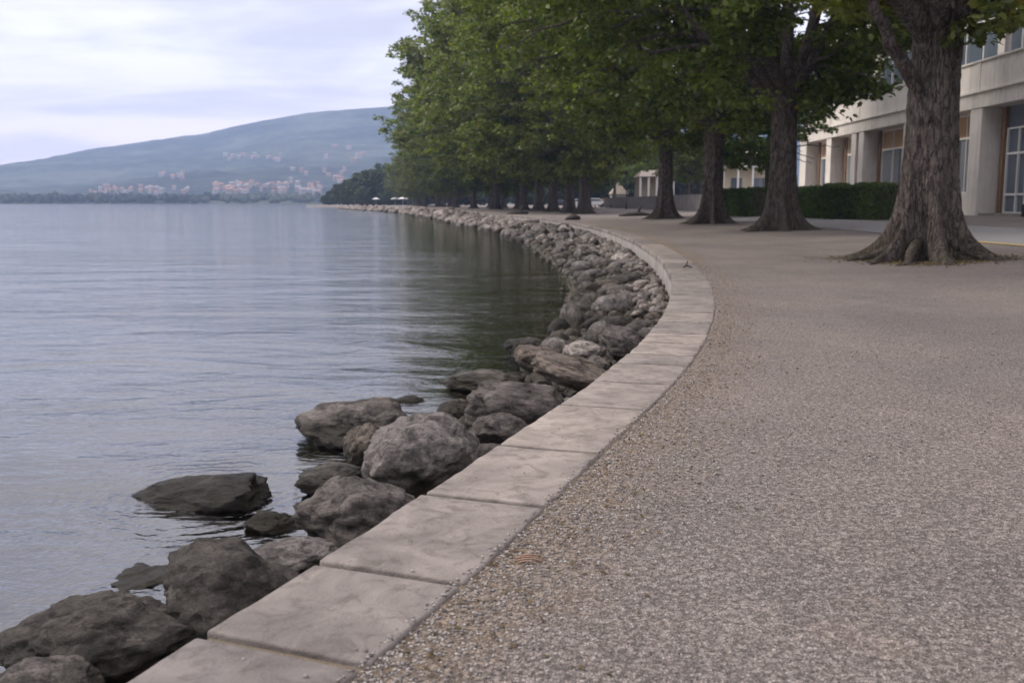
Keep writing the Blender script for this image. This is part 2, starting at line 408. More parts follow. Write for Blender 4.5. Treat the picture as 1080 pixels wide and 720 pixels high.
# land sheet
offs = [0, .12, .3, .6, 1, 1.6, 2.5, 4, 6, 8, 10, 12, 14, 16, 18, 20, 23, 30, 60, 200, 6000]
V = []; F = []; E_ = []
for y in ys:
    x0 = cx(y)
    for o_ in offs:
        x = x0 + o_; V.append((x, y, gz(x) * (1 if y > -60 else 1) if x < 3000 else .45)); E_.append(min(o_, 5.0))
n = len(offs)
for i in range(len(ys) - 1):
    for j in range(n - 1): F.append((i*n+j, i*n+j+1, (i+1)*n+j+1, (i+1)*n+j))
# small up-and-down of the worn path close by, never at the coping
V = [(a, b, c + (.008 * (noise.noise(Vector((a * .8, b * .8, 3))) ) if 0 < b < 30 and a > cx(b) + .5 else 0)) for a, b, c in V]
g_ = mesh('ground', V, F, M['ground'], smooth=True); tag(g_, kind='structure')
at_ = g_.data.attributes.new('edge', 'FLOAT', 'POINT'); at_.data.foreach_set('value', E_)
# bank and lake bed sheet
bo = [.42, .6, .9, 1.3, 1.8, 2.4, 3, 3.8, 5, 7, 10, 14, 20, 40, 75, 400, 7000]
V = []; F = []; ysb = [y for y in ys if y <= 432]
for y in ysb:
    s = slope(y); k = math.sqrt(1 + s * s)
    for d in bo: V.append((cx(y) - d * k, y, bankz(y, d) - (6 if d > 300 else 0) + (.03 * noise.noise(Vector((cx(y) - d * k, y, 0)) * 3) if d < 12 else 0)))
n = len(bo)
for i in range(len(ysb) - 1):
    for j in range(n - 1): F.append((i*n+j, (i+1)*n+j, (i+1)*n+j+1, i*n+j+1))
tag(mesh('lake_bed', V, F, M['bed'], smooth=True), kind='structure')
V = [(-9000, 425, -14), (9000, 425, -14), (9000, 5000, -14), (-9000, 5000, -14)]
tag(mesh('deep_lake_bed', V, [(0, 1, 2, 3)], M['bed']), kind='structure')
tag(mesh('lake_water', [(-9000, -1200, WAT), (9000, -1200, WAT), (9000, 6000, WAT), (-9000, 6000, WAT)], [(0, 1, 2, 3)], M['water']), kind='structure')

# ------------------------------------------------------------------ quay wall with coping slabs
quay = empty('quay_wall', (0, 0, 0)); tag(quay, 'long curved stone quay wall with pinkish grey coping slabs between path and rocks', 'wall')
def cw(y): return float(np.interp(y, [0, 3, 12, 40, 80, 392], [.475, .475, .50, .56, .62, .8]))
def strip(name, y0, y1, da, db, z0, z1, mat, parent, step=.25, jit=0, seed=0, bev=0):
    """a bar that follows the shoreline; da/db offsets from the land edge (callables of y)"""
    N = max(2, int((y1 - y0) / step) + 1); rr = random.Random(seed)
    V = []; F = []
    for i in range(N):
        y = y0 + (y1 - y0) * i / (N - 1)
        ja, jb = (rr.uniform(-jit, jit), rr.uniform(-jit, jit)) if jit else (0, 0)
        a = off(y, da(y) + ja); b = off(y, db(y) + jb)
        V += [(a.x, a.y, z0), (b.x, b.y, z0), (b.x, b.y, z1), (a.x, a.y, z1)]
    for i in range(N - 1):
        p = i * 4; q = p + 4
        for k in range(4): F.append((p + k, q + k, q + (k + 1) % 4, p + (k + 1) % 4))
    F.append((0, 1, 2, 3)); F.append((N*4-1, N*4-2, N*4-3, N*4-4))
    o = mesh(name, V, F, mat, parent)
    return o
strip('wall_body', -30, 392, lambda y: .02, lambda y: cw(y) - .03, -1.3, -.095, M['wallc'], quay, .5)
M['joint'] = simple('joint_soil', (.06, .047, .036), .95, .4, 60, .004)
strip('mortar_bed', -30, 3.2, lambda y: .006, lambda y: cw(y) - .012, -.094, -.006, M['grit'], quay, .2)
strip('mortar_bed', 3.2, 110, lambda y: .006, lambda y: cw(y) - .012, -.094, -.022, M['joint'], quay, .2)
# joints measured in the photo (water-side pixels), then regular ones
jy = [-3.9, -3.0, -2.1, -1.25, -.4, .35, 1.05]
for px, py in ((203, 672), (332, 597), (443, 523), (525, 471), (590, 428), (628, 403), (645, 384), (655, 374), (668, 362), (680, 352), (688, 340), (694, 330), (697, 322), (699, 312), (700, 304), (700, 297), (698, 289)):
    p = at(px, py); y = p.y
    for _ in range(8):                             # foot of this point on the land edge
        q = off(y, cw(y)); y += (p.y - q.y)
    jy.append(y)
jy.insert(7, jy[7] - .74)
y = jy[-1]; rj = random.Random(3)
while y < 96 and len(jy) < 96:
    y += rj.uniform(1.15, 1.6) * (1 if y < 40 else 1.2) ; jy.append(y)
def slab(ya, yb, seed):
    rr = random.Random(seed); gap = float(np.interp(ya, [4, 6, 10, 20, 40], [.017, .020, .027, .036, .06]))
    wob = lambda: rr.uniform(-.006, .006)
    w = cw((ya + yb) / 2); A = ya + gap + wob() * .5; B = yb - gap + wob() * .5
    nx = 2 + int((yb - ya) / .05) if ya < 8 else 2 + int((yb - ya) / .12); ny = 6
    bm = bmesh.new(); top = []
    e0, e1 = wob(), wob()
    for i in range(nx + 1):
        y = A + (B - A) * i / nx; row = []
        for j in range(ny + 1):
            d = (w + e1) * j / ny + (e0 if j == 0 else 0) + ((.009 * noise.noise(Vector((y * 7, j * 3.1, seed))) + .004 * noise.noise(Vector((y * 23, j, seed)))) if j in (0, ny) else 0)
            p = off(y, d)
            z = .012 + .0035 * noise.noise(Vector((p.x * 3.5, p.y * 3.5, seed)))
            row.append(bm.verts.new((p.x, p.y, z)))
        top.append(row)
    for i in range(nx):
        for j in range(ny): bm.faces.new((top[i][j], top[i+1][j], top[i+1][j+1], top[i][j+1]))
    bm.normal_update()
    if top[0][0].link_faces[0].normal.z < 0:
        for f in bm.faces: f.normal_flip()
    r = bmesh.ops.extrude_face_region(bm, geom=bm.faces[:])
    # the duplicated region becomes the bottom
    for v in [g for g in r['geom'] if isinstance(g, bmesh.types.BMVert)]: v.co.z = -.093
    bmesh.ops.recalc_face_normals(bm, faces=bm.faces)
    me = bpy.data.meshes.new('coping_slab'); bm.to_mesh(me); bm.free(); me.materials.append(M['slab'])
    me.polygons.foreach_set('use_smooth', [True] * len(me.polygons))
    o = bpy.data.objects.new('coping_slab', me); link(o, quay)
    m = o.modifiers.new('b', 'BEVEL'); m.width = .009 if ya < 12 else .006; m.segments = 3; m.limit_method = 'ANGLE'; m.angle_limit = R(50)
    m.harden_normals = False
    return o
for i in range(len(jy) - 1):
    slab(jy[i], jy[i+1], i)
strip('coping_course', jy[-1] + .01, 392, lambda y: 0, lambda y: cw(y), -.09, .012, M['slab'], quay, 2)

# ------------------------------------------------------------------ rocks
def rock_mesh(seed, sub=4, angular=.6, rough=.05, planes=11, name='rock'):
    rr = random.Random(seed)
    bm = bmesh.new(); bmesh.ops.create_icosphere(bm, subdivisions=sub, radius=1)
    pl = []; KK = 12 + 34 * angular
    for _ in range(planes):
        v = Vector((rr.gauss(0, 1), rr.gauss(0, 1), rr.gauss(0, 1))).normalized(); pl.append((v, rr.uniform(.58, .92)))
    o3 = Vector((rr.uniform(-50, 50), rr.uniform(-50, 50), rr.uniform(-50, 50)))
    for v in bm.verts:
        u = v.co.normalized(); s = 0.0
        # smooth minimum of the cutting planes
        acc = math.exp(-KK * 1.0)
        for nrm, d in pl:
            c = u.dot(nrm)
            if c > .15: acc += math.exp(-KK * (d / c))
        r = -math.log(acc) / KK
        r = angular * r + (1 - angular) * .88
        r += rough * 2.2 * noise.noise(u * 1.5 + o3) + rough * 1.1 * noise.noise(u * 3.6 + o3) + rough * .55 * noise.noise(u * 8 + o3) + rough * .25 * noise.noise(u * 18 + o3)
        ridge = abs(noise.noise(u * 2.6 - o3)); r -= rough * 1.1 * max(0, .12 - ridge) / .12 * .5
        v.co = u * r
    me = bpy.data.meshes.new(name); bm.to_mesh(me); bm.free(); me.materials.append(M['rock'])
    me.polygons.foreach_set('use_smooth', [True] * len(me.polygons))
    return me
TONES = {'grey': (.86, .85, .85), 'dark': (.34, .325, .30), 'brown': (.80, .72, .64), 'pale': (1.7, 1.65, 1.6), 'mid': (.60, .58, .56), 'olive': (.45, .43, .28)}
def place_rock(me, loc, size, rot, tone, label, group=None, name='rock'):
    o = bpy.data.objects.new(name, me); link(o); o.location = loc; o.scale = size; o.rotation_euler = rot
    k = TONES[tone]; o.color = (*k, 1)
    tag(o, label, 'rock', group); return o
taken = []
# (px, py of the rock's centre, width px, height px, z of centre, tone, angular, tilt, yaw, depth ratio, label)
HERO = [
 (45, 722, 96, 52, -.42, 'mid', .3, 0, 10, .9, 'smooth grey rock cut by the bottom left corner, below the darkest angular one'),
 (104, 672, 178, 96, -.42, 'dark', .8, 4, 15, .75, 'big dark angular rock at the left edge of the water with a pointed crest'),
 (244, 630, 150, 100, -.36, 'dark', .7, -6, -10, .85, 'rugged dark boulder touching the second slab, right of the pointed one'),
 (150, 616, 104, 44, -.60, 'olive', .6, 0, 10, .9, 'flat olive rock just under the water behind the pointed dark boulder'),
 (312, 586, 94, 36, -.40, 'grey', .25, 6, -12, .8, 'smooth flat grey stone wedged behind the rugged dark boulder'),
 (222, 526, 142, 46, -.555, 'dark', .6, 5, -6, .55, 'long low wet rock standing alone in the lake with rings around it'),
 (288, 556, 58, 34, -.56, 'olive', .5, 0, 0, .8, 'small half drowned brown rock between the lone wet one and the shore'),
 (375, 546, 132, 86, -.36, 'mid', .65, -4, 20, .85, 'craggy grey boulder with a split face beside the third slab'),
 (352, 505, 78, 36, -.47, 'mid', .4, 0, 0, .8, 'low flat dark stone behind the craggy boulder with the split face'),
 (447, 483, 120, 92, -.33, 'grey', .22, 0, 0, .9, 'largest rounded grey boulder beside the fourth slab'),
 (386, 470, 52, 46, -.42, 'brown', .25, 20, 30, .9, 'smooth egg shaped rock squeezed left of the largest rounded boulder'),
 (376, 449, 112, 60, -.47, 'mid', .5, 0, 10, .95, 'angular wet edged rock standing furthest out left of the rounded boulder'),
 (431, 424, 34, 14, -.56, 'olive', .3, 0, 0, .8, 'tiny drowned stone poking out behind the angular wet edged rock'),
 (481, 434, 36, 26, -.50, 'grey', .4, 0, 0, .9, 'small grey rock between the rounded boulder and the wide layered one'),
 (546, 432, 128, 66, -.30, 'mid', .55, -10, 5, .7, 'wide layered boulder with a slanting flat top beside the fifth slab'),
 (531, 458, 64, 40, -.28, 'mid', .75, -8, 30, .85, 'small pointed rock leaning on the quay right of the rounded boulder'),
 (521, 477, 34, 20, -.25, 'mid', .5, 0, 0, .9, 'little dark stone tucked under the fourth slab by the pointed rock'),
 (512, 403, 82, 26, -.50, 'grey', .4, 0, 0, .7, 'flat water washed stone beyond the wide layered boulder'),
 (604, 393, 98, 38, -.27, 'brown', .45, -14, -10, .7, 'long sloping brownish rock touching the sixth slab'),
 (568, 379, 54, 30, -.38, 'brown', .25, -8, -10, .8, 'smooth oval brown stone at the waterline below the dark wedge'),
 (551, 367, 46, 22, -.47, 'dark', .7, 0, 0, .8, 'dark wedge shaped rock half in the water left of the oval brown stone'),
 (655, 362, 52, 34, -.24, 'mid', .35, -22, -20, .8, 'tilted dark oval rock leaning against the quay by the eighth slab'),
 (616, 372, 44, 22, -.33, 'pale', .4, 0, 0, .8, 'pale worn stone between the oval brown stone and the tilted dark one'),
]
for i, (px, py, w, h, z, tone, ang, tilt, yaw, dr, lab) in enumerate(HERO):
    p = at(px, py, z=z); dist = math.hypot(p.x, p.y, )
    d3 = (p - Vector((0, 0, EYE))).length
    hw = w / FP * d3 * .5 * 1.12; hh = h / FP * d3 * .5 * 1.12
    # image height mixes true height and foreshortened depth
    el = math.atan2(EYE - z, dist); dep = hw * dr
    vz = math.sqrt(max((hh * .35) ** 2, hh * hh - (dep * math.sin(el)) ** 2)) / math.cos(el)
    me = rock_mesh({5: 165, 11: 190}.get(i, 100 + i), 5, min(1, ang * 1.35), .06 + .03 * ang, 10)
    place_rock(me, p, (hw, dep, max(vz, hw * .33)), (R(tilt * .4), R(-tilt), R(yaw)), tone, lab)
    taken.append((p.x, p.y, hw * .85))
variants = [rock_mesh(300 + k, 4, [.95, .8, .4, .7, 1.0, .3, .9, .7, .95, .5][k], .06, 9) for k in range(10)]
kinds = [('angular', 0), ('angular', 1), ('rounded', 2), ('blocky', 3), ('angular', 4), ('rounded', 5), ('angular', 6), ('blocky', 7), ('angular', 8), ('rounded', 9)]
cands = []
rr = random.Random(21)
def try_rock(y, d, r, dens):
    p = off(y, d)
    for (a, b, c) in taken:
        if (a - p.x) ** 2 + (b - p.y) ** 2 < ((c + r) * dens) ** 2: return
    taken.append((p.x, p.y, r)); cands.append((p.x, p.y, bankz(y, d), r, y, d))
for (n_, y0, y1, r0, r1, dens) in ((10, 7, 13, .26, .36, .75), (6, 13, 24, .30, .40, .75), (400, 6.6, 14, .14, .24, .76), (160, 9, 40, .24, .34, .80), (500, 8, 40, .14, .25, .76), (120, 1.2, 2.3, .15, .25, .8), (260, 2, 12, .07, .13, .95), (2600, 9, 40, .12, .22, .72), (2200, 38, 110, .3, .6, .74), (1500, 9, 26, .06, .12, .72), (1600, 110, 250, .5, 1.1, .8)):
    for _ in range(n_):
        y = y0 + (y1 - y0) * rr.random() ** (1.0 if y0 > 30 else 1.2); w = bankw(y) + (.05 if y > 7 else .30); r = rr.uniform(r0, r1)
        d = rr.uniform(cw(y) + .02 + r * .75, w); try_rock(y, d, r, dens)
# pale cobbles in a line along the foot of the wall
pc = []
for _ in range(400):
    y = rr.uniform(13, 44); r = rr.uniform(.07, .14); d = cw(y) + rr.uniform(.08, .5)
    p = off(y, d)
    if all((a - p.x) ** 2 + (b - p.y) ** 2 > ((c + r) * .8) ** 2 for a, b, c in pc):
        pc.append((p.x, p.y, r)); cands.append((p.x, p.y, bankz(y, d) + .13, r, y, -1))
cands.sort(key=lambda c: -(c[3] / math.hypot(c[0], c[1])) )
indiv, restc = cands[:270], cands[270:]
size_w = lambda r: 'large' if r > .3 else ('middling' if r > .17 else 'small')
def shape_for(c):
    x, y_, z, r, y, d = c
    k = rr.randrange(10)
    tone = 'pale' if d < 0 else rr.choice(['grey', 'grey', 'mid', 'mid', 'dark', 'dark', 'grey', 'brown', 'pale' if y > 12 else 'grey'])
    fl = rr.uniform(.42, .85); el = rr.uniform(.5, .95)
    lift = r * fl * (.28 if d > 0 else .4)
    # the slope is heaped higher towards the wall
    heap = .0 if d < 0 else max(0, .03 * (1 - (d - .5) / max(.3, bankw(y) - .5)))
    return k, tone, (x, y_, z + lift + heap), (r, r * el, r * fl), (R(rr.uniform(-24, 24)), R(rr.uniform(-24, 24)), rr.uniform(0, 6.28))
words = {'grey': 'grey', 'mid': 'dull grey', 'brown': 'brownish', 'dark': 'dark', 'pale': 'pale', 'olive': 'olive'}
njoint = lambda y: sum(1 for j in jy if j < y) - 6
ORD = 'zeroth first second third fourth fifth sixth seventh eighth ninth tenth eleventh twelfth thirteenth fourteenth fifteenth sixteenth seventeenth eighteenth nineteenth twentieth'.split()
for c in indiv:
    k, tone, loc, sc, rot = shape_for(c)
    y, d = c[4], c[5]
    if d < 0: lab = 'pale cobble lying in the line of cobbles at the foot of the quay wall'; grp = 'pale cobbles along the foot of the quay wall'
    else:
        w = bankw(y); f = (d - .5) / (w - .5)
        where = 'close under the quay wall' if f < .35 else ('halfway down the rocky bank' if f < .7 else 'at the waterline')
        s = njoint(y)
        zone = ('in front of the bend' if y < 12 else ('in the bend of the quay' if y < 24 else 'beyond the bend of the quay'))
        if y < 9 and 0 < s < 21: zone = 'level with the %s slab' % ORD[s]
        lab = f'{size_w(c[3])} {words[tone]} {kinds[k][0]} rock {where}, {zone}'; grp = 'rocks of the bank below the quay wall'
    place_rock(variants[k], loc, sc, rot, tone, lab, grp)
# everything smaller in view goes into one heap
lowv = []
for k in range(6):
    me = rock_mesh(700 + k, 2, .6, .07); lowv.append((np.array([v.co[:] for v in me.vertices]), np.array([p.vertices[:] for p in me.polygons])))
VV = []; FF = []; nb = 0
for c in restc:
    k, tone, loc, sc, rot = shape_for(c)
    a, f = lowv[k % 6]; mt = np.array(Matrix.LocRotScale(Vector(loc), Euler(rot), Vector(sc)))
    v = a @ mt[:3, :3].T + mt[:3, 3]; VV.append(v); FF.append(f + nb); nb += len(v)
# fill of small stones between the rocks
for _ in range(5200):
    y = 1.2 + 38 * rr.random() ** 1.4; d = rr.uniform(cw(y), bankw(y) + .5); p = off(y, d); r = rr.uniform(.025, .07) * (1 + y / 25)
    a, f = lowv[rr.randrange(6)]; mt = np.array(Matrix.LocRotScale(Vector((p.x, p.y, bankz(y, d) + r * .3)), Euler((rr.uniform(0, 6), rr.uniform(0, 6), 0)), Vector((r, r * .8, r * .6))))
    v = a @ mt[:3, :3].T + mt[:3, 3]; VV.append(v); FF.append(f + nb); nb += len(v)
me = npmesh('small_rocks', np.vstack(VV), np.vstack(FF), M['rock'], True)
o = link(bpy.data.objects.new('small_rocks', me)); o.color = (.9, .86, .82, 1)
tag(o, 'countless small stones filling the bank between the larger rocks', 'rocks', kind='stuff')

# loose gravel on the path edge, in real little stones
ico = bmesh.new(); bmesh.ops.create_icosphere(ico, subdivisions=1, radius=1)
iv = np.array([v.co[:] for v in ico.verts]); if_ = np.array([[v.index for v in f.verts] for f in ico.faces]); ico.free()
NG = 26000; rg = np.random.default_rng(5); VV = []; FF = []
gy = 1.5 + 17 * rg.random(NG) ** 2.2
gd = np.where(rg.random(NG) < .5, np.abs(rg.normal(0, .20, NG)) + .012, rg.random(NG) ** 2 * 2.6 + .02)
on = rg.random(NG)
for i in range(NG):
    y = gy[i]; d = gd[i]; s = slope(y) if i % 1 == 0 else s; n1 = 1 / math.sqrt(1 + s * s)
    if on[i] > .9985: d = -rg.random() * .45; zb = .013
    else: zb = -.0005
    x = cx(y) + d * n1; yy = y - d * s * n1; r = rg.uniform(.0022, .0058) * (1.25 if on[i] > .9 else 1)
    if rg.random() < .05 and d > 0: d = rg.normal(-.004, .012); x = cx(y) + d * n1; yy = y - d * s * n1; zb = .012 if d < 0 else 0
    elif d > 0: zb = gz(x)
    v = iv * (r * rg.uniform(.7, 1.3), r * rg.uniform(.7, 1.3), r * rg.uniform(.5, .8)); an = rg.random() * 6.28
    c, s2 = math.cos(an), math.sin(an)
    v = np.stack([v[:, 0] * c - v[:, 1] * s2, v[:, 0] * s2 + v[:, 1] * c, v[:, 2]], 1) + (rg.normal(0, r * .12, (12, 3))) + (x, yy, zb + r * .35)
    VV.append(v); FF.append(if_ + 12 * i)
me = npmesh('gravel', np.vstack(VV), np.vstack(FF), M['pebble'])
tag(link(bpy.data.objects.new('gravel', me)), 'loose fine gravel scattered over the path beside the coping slabs', 'gravel', kind='stuff')
del VV, FF

# ------------------------------------------------------------------ small things on the path
p = at(556, 590)
tw = MB()
for k, (dx, dy, ln, c) in enumerate(((0, .0, .075, .004), (.004, -.022, .085, .008), (.012, .024, .062, -.004), (-.004, -.04, .05, .006))):
    tw.tube([(dx - ln / 2, dy, .005), (dx - ln / 6, dy + c * .6, .009), (dx + ln / 6, dy + c, .009), (dx + ln / 2, dy, .004)], .0032, 6)
o = tw.build('twig_bundle', M['rusty'], None, True, loc=(p.x, p.y, .0)); tag(o, 'few dry reddish twigs lying on the grit next to the coping', 'twigs')
p = at(724, 284)
tw = MB(); tw.tube([(-.05, 0, .02), (.0, .02, .05), (.06, .0, .03), (.09, -.03, .02)], [.012, .02, .014, .008], 7); tw.tube([(0, .02, .05), (.02, .04, .11), (.03, .05, .13)], [.014, .01, .005], 6)
o = tw.build('stick', M['dwood'], None, True, loc=(p.x, p.y, .013)); tag(o, 'short dark broken stick lying on the coping in the bend', 'stick')
def driftwood(px, py, L, label, hgt=.35):
    p = at(px, py, gz); tw = MB()
    tw.tube([(-L / 2, 0, .08), (-L * .2, .1, .14), (L * .15, 0, .2), (L / 2, -.1, .12)], [.06, .16, .2, .1], 8)
    tw.tube([(L * .1, 0, .2), (L * .2, .05, hgt), (L * .27, .1, hgt * 1.2)], [.12, .08, .04], 7)
    tw.tube([(-L * .2, .1, .12), (-L * .35, .3, .1)], [.08, .05], 6)
    o = tw.build('driftwood', M['dwood'], None, True, loc=(p.x, p.y, p.z - .03)); tag(o, label, 'log')
driftwood(669, 228, 2.3, 'dark low log lying on the ground between the second far trunk and the wall', .75)
driftwood(604, 232, .9, 'small dark piece of driftwood lying on the quay left of the fourth trunk', .15)
driftwood(546, 226, 1.9, 'dark stump like log lying on the quay edge before the far trunks', .7)
driftwood(460, 218.4, 5.0, 'long dark leaning branch at the most distant stretch of quay', 1.6)

# ------------------------------------------------------------------ trees
def trunk_profile(z, Rr, fl): return Rr * (1 + .15 * math.exp(-z / 1.6)) + fl * math.exp(-z / .34)
def make_trunk(seed, Rr=.5, fl=.75, top=5.2, nseg=96, rings=90, lean=(0, 0), bark=.022):
    rr = random.Random(seed); V = []; F = []
    ph = [rr.uniform(0, 6.28) for _ in range(8)]; nl = rr.choice([6, 7]); o3 = Vector((seed * 1.7, seed * .3, 0))
    for i in range(rings):
        t = i / (rings - 1); z = -.18 + (top + .18) * t ** 1.5; zz = max(0, z)
        for k in range(nseg):
            a = 2 * math.pi * k / nseg
            lob = (.5 + .5 * math.cos(nl * a + ph[0] + .9 * math.sin(a + ph[1]))) ** 3.2
            lob2 = .5 + .5 * math.cos((nl + 4) * a + ph[2])
            r = Rr * (1 + .13 * math.exp(-zz / 1.6)) + fl * (math.exp(-zz / .26) * (.10 + 1.0 * lob * (.75 + .5 * noise.noise(Vector((math.cos(a) * 2, math.sin(a) * 2, seed)))) + .16 * lob2) + .34 * math.exp(-zz / .95) * (lob - .15))
            r *= (1 + .04 * math.cos(nl * a + ph[0] + zz * .25) * math.exp(-zz / 4)) * (1 + .24 * (lob - .35) * math.exp(-zz / 1.2)) + .03 * math.cos(3 * a + ph[3] + zz * .6)
            r += .10 * sstep(top - 1.6, top, z) * Rr * 2 * (.6 + .4 * math.cos(3 * a + ph[4]))
            q = Vector((math.cos(a) * Rr * 6, math.sin(a) * Rr * 6, z * 1.7)) + o3
            r += bark * (abs(noise.noise(q * 1.6)) * 2 - .6) + bark * .6 * noise.noise(q * 4)
            V.append((math.cos(a) * r + lean[0] * t * t, math.sin(a) * r + lean[1] * t * t, z))
    for i in range(rings - 1):
        for k in range(nseg): F.append((i*nseg+k, i*nseg+(k+1) % nseg, (i+1)*nseg+(k+1) % nseg, (i+1)*nseg+k))
    F.append(tuple((rings-1)*nseg + k for k in range(nseg)))
    me = bpy.data.meshes.new('trunk'); me.from_pydata(V, [], F); me.materials.append(M['bark'])
    me.polygons.foreach_set('use_smooth', [True] * len(me.polygons)); return me

def bez(p0, p1, p2, n, rr, wob):
    out = []
    for i in range(n + 1):
        t = i / n; p = p0 * (1 - t) ** 2 + p1 * 2 * t * (1 - t) + p2 * t * t
        if 0 < i: p = p + Vector((rr.gauss(0, wob), rr.gauss(0, wob), rr.gauss(0, wob))) * min(1, t * 2)
        out.append(p)
    return out

def make_crown(seed, fork, z0, z1, Rc, n_br, n_cl, per, leaf, lshape, offx=0.0, hole=.02, trunkR=.5, mat='leaf', extra=(), flat=.45, csize=1.0):
    """limbs leave the fork, branch, and carry flattened sprays of leaves inside an uneven egg shaped volume"""
    rr = random.Random(seed); rg = np.random.default_rng(seed)
    def env(t):                                       # relative crown radius, t from 0 (skirt) to 1 (top)
        return (min(1, t / .22) ** .45) * math.sqrt(max(0, 1 - max(0, (t - .28) / .72) ** 2.1))
    ends = []
    for i in range(n_br):
        t = .02 + .93 * ((i + .5) / n_br) ** 1.15; a = i * 2.39996 + rr.uniform(-.25, .25)
        r = Rc * env(t) * rr.uniform(.74, 1.04) * (1 + .16 * math.sin(3 * a + seed) + .1 * math.sin(5 * a + 2 * seed))
        ends.append(Vector((math.cos(a) * r + offx * min(1, t * 3 + .3), math.sin(a) * r, z0 + (z1 - z0) * t)))
    ends += [Vector(e) for e in extra]
    mb = MB(); nodes = []
    prim = []
    np_ = 7
    for i in range(np_):                              # main limbs
        a = i / np_ * 6.283 + rr.uniform(-.3, .3); up = rr.uniform(.35, .95)
        L = (z1 - z0) * rr.uniform(.38, .6); out = Rc * rr.uniform(.32, .5)
        p0 = Vector((math.cos(a) * trunkR * .45, math.sin(a) * trunkR * .45, fork - rr.uniform(.3, 1.0)))
        p2 = Vector((math.cos(a) * out + offx * .5, math.sin(a) * out, fork + L * up + 1))
        p1 = p0 * .5 + p2 * .5 + Vector((math.cos(a), math.sin(a), -.1)) * rr.uniform(.2, 1.2)
        pts = bez(p0, p1, p2, 12, rr, .06); r0 = trunkR * rr.uniform(.38, .52)
        mb.tube(pts, [r0 * (1 - .62 * k / 12) for k in range(13)], 10)
        prim += [(pts[k], r0 * (1 - .62 * k / 12)) for k in range(2, 13)]
    pa = np.array([p[0][:] for p in prim])
    for e in ends:                                    # boughs
        d = pa - np.array(e[:]); w = (d ** 2).sum(1) + 2.2 * np.maximum(0, pa[:, 2] - e.z + 1) ** 2 + 0 * d[:, 0]
        j = int(np.argmin(w)); s, sr = prim[j]
        L = (e - s).length
        if L < .5: continue
        mid = (s + e) * .5 + Vector((0, 0, rr.uniform(.05, .22) * L))
        pts = bez(s, mid, e, 9, rr, .07); r0 = min(sr * .7, .035 + .012 * L)
        mb.tube(pts, [r0 * (1 - .85 * k / 9) + .006 for k in range(10)], 6)
        nodes += pts[3:]
    na = np.array([q[:] for q in nodes])
    cl = []
    tries = 0
    o3 = Vector((seed * 3.1, 7, 1))
    while len(cl) < n_cl and tries < n_cl * 30:
        tries += 1
        b = rr.choice(nodes) if rr.random() < .8 else nodes[rr.randrange(len(nodes))]
        q = b + Vector((rr.gauss(0, 1.0), rr.gauss(0, 1.0), rr.gauss(-.1, .55))) * csize
        t = (q.z - z0) / (z1 - z0)
        if t < -.02 or t > 1.03: continue
        rad = math.hypot(q.x - offx * min(1, t * 3 + .3), q.y) / (Rc * max(.15, env(max(.01, min(1, t)))))
        if rad > 1.12: continue
        if rad < .5 and rr.random() < .75: continue
        if noise.noise(q * .33 + o3) < -.06: continue    # real gaps in the crown
        cl.append(q)
    cl += [Vector(e) for e in extra for _ in range(1)]
    for q in cl[::2]:                                 # twigs to each second spray
        d = na - np.array(q[:]); j = int(np.argmin((d ** 2).sum(1))); s = nodes[j]
        if .15 < (q - s).length < 3.5: mb.tube([s, (s + q) * .5 + Vector((0, 0, .08)), q], [.016, .011, .004], 3)
    C = np.array([q[:] for q in cl]); N = len(cl) * per
    base = np.repeat(C, per, 0)
    rad = np.repeat(rg.uniform(.55, 1.05, len(cl)) * csize, per)
    dirn = rg.normal(size=(N, 3)); dirn /= np.linalg.norm(dirn, axis=1)[:, None]
    rr_ = rg.random(N) ** .5
    offv = dirn * (rad * rr_)[:, None] * np.array([1, 1, flat])
    # sprays droop at their rim
    offv[:, 2] -= .22 * (offv[:, 0] ** 2 + offv[:, 1] ** 2) / np.maximum(rad, .2)
    P = base + offv
    nrm = rg.normal(size=(N, 3)) * .55 + np.array([0, 0, 1.0]) + dirn * .35; nrm /= np.linalg.norm(nrm, axis=1)[:, None]
    ax = rg.normal(size=(N, 3)) + dirn * .6; ax -= nrm * (ax * nrm).sum(1)[:, None]; ax /= np.linalg.norm(ax, axis=1)[:, None]
    bx = np.cross(nrm, ax); sz = leaf * rg.uniform(.6, 1.25, N)
    K = len(lshape); sh = np.array(lshape)
    Vt = P[:, None, :] + sz[:, None, None] * (ax[:, None, :] * sh[None, :, 0, None] + bx[:, None, :] * sh[None, :, 1, None] + nrm[:, None, :] * sh[None, :, 2, None])
    Fc = np.arange(N * K).reshape(N, K)
    crown = npmesh('crown', Vt.reshape(-1, 3), Fc, M[mat])
    bme = bpy.data.meshes.new('branches'); bme.from_pydata([tuple(v) for v in mb.v], [], mb.f); bme.materials.append(M['bark'])
    bme.polygons.foreach_set('use_smooth', [True] * len(bme.polygons))
    return crown, bme
DIA = [(-.5, 0, 0), (0, -.34, .06), (.55, 0, -.05), (0, .34, .06)]
LOBE = [(-.45, 0, 0), (-.28, -.28, .04), (.0, -.22, .02), (.12, -.42, .02), (.22, -.14, 0), (.58, 0, -.1), (.22, .14, 0), (.12, .42, .02), (.0, .22, .02), (-.28, .28, .04)]

def tree_root(name, loc, rz, label, group=None, cat='tree'):
    r = empty(name, loc, rz); tag(r, label, cat, group); return r
def attach(root, me, name, loc=(0, 0, 0), sc=(1, 1, 1), rz=0):
    o = bpy.data.objects.new(name, me); link(o, root); o.location = loc; o.scale = sc; o.rotation_euler = (0, 0, rz); return o

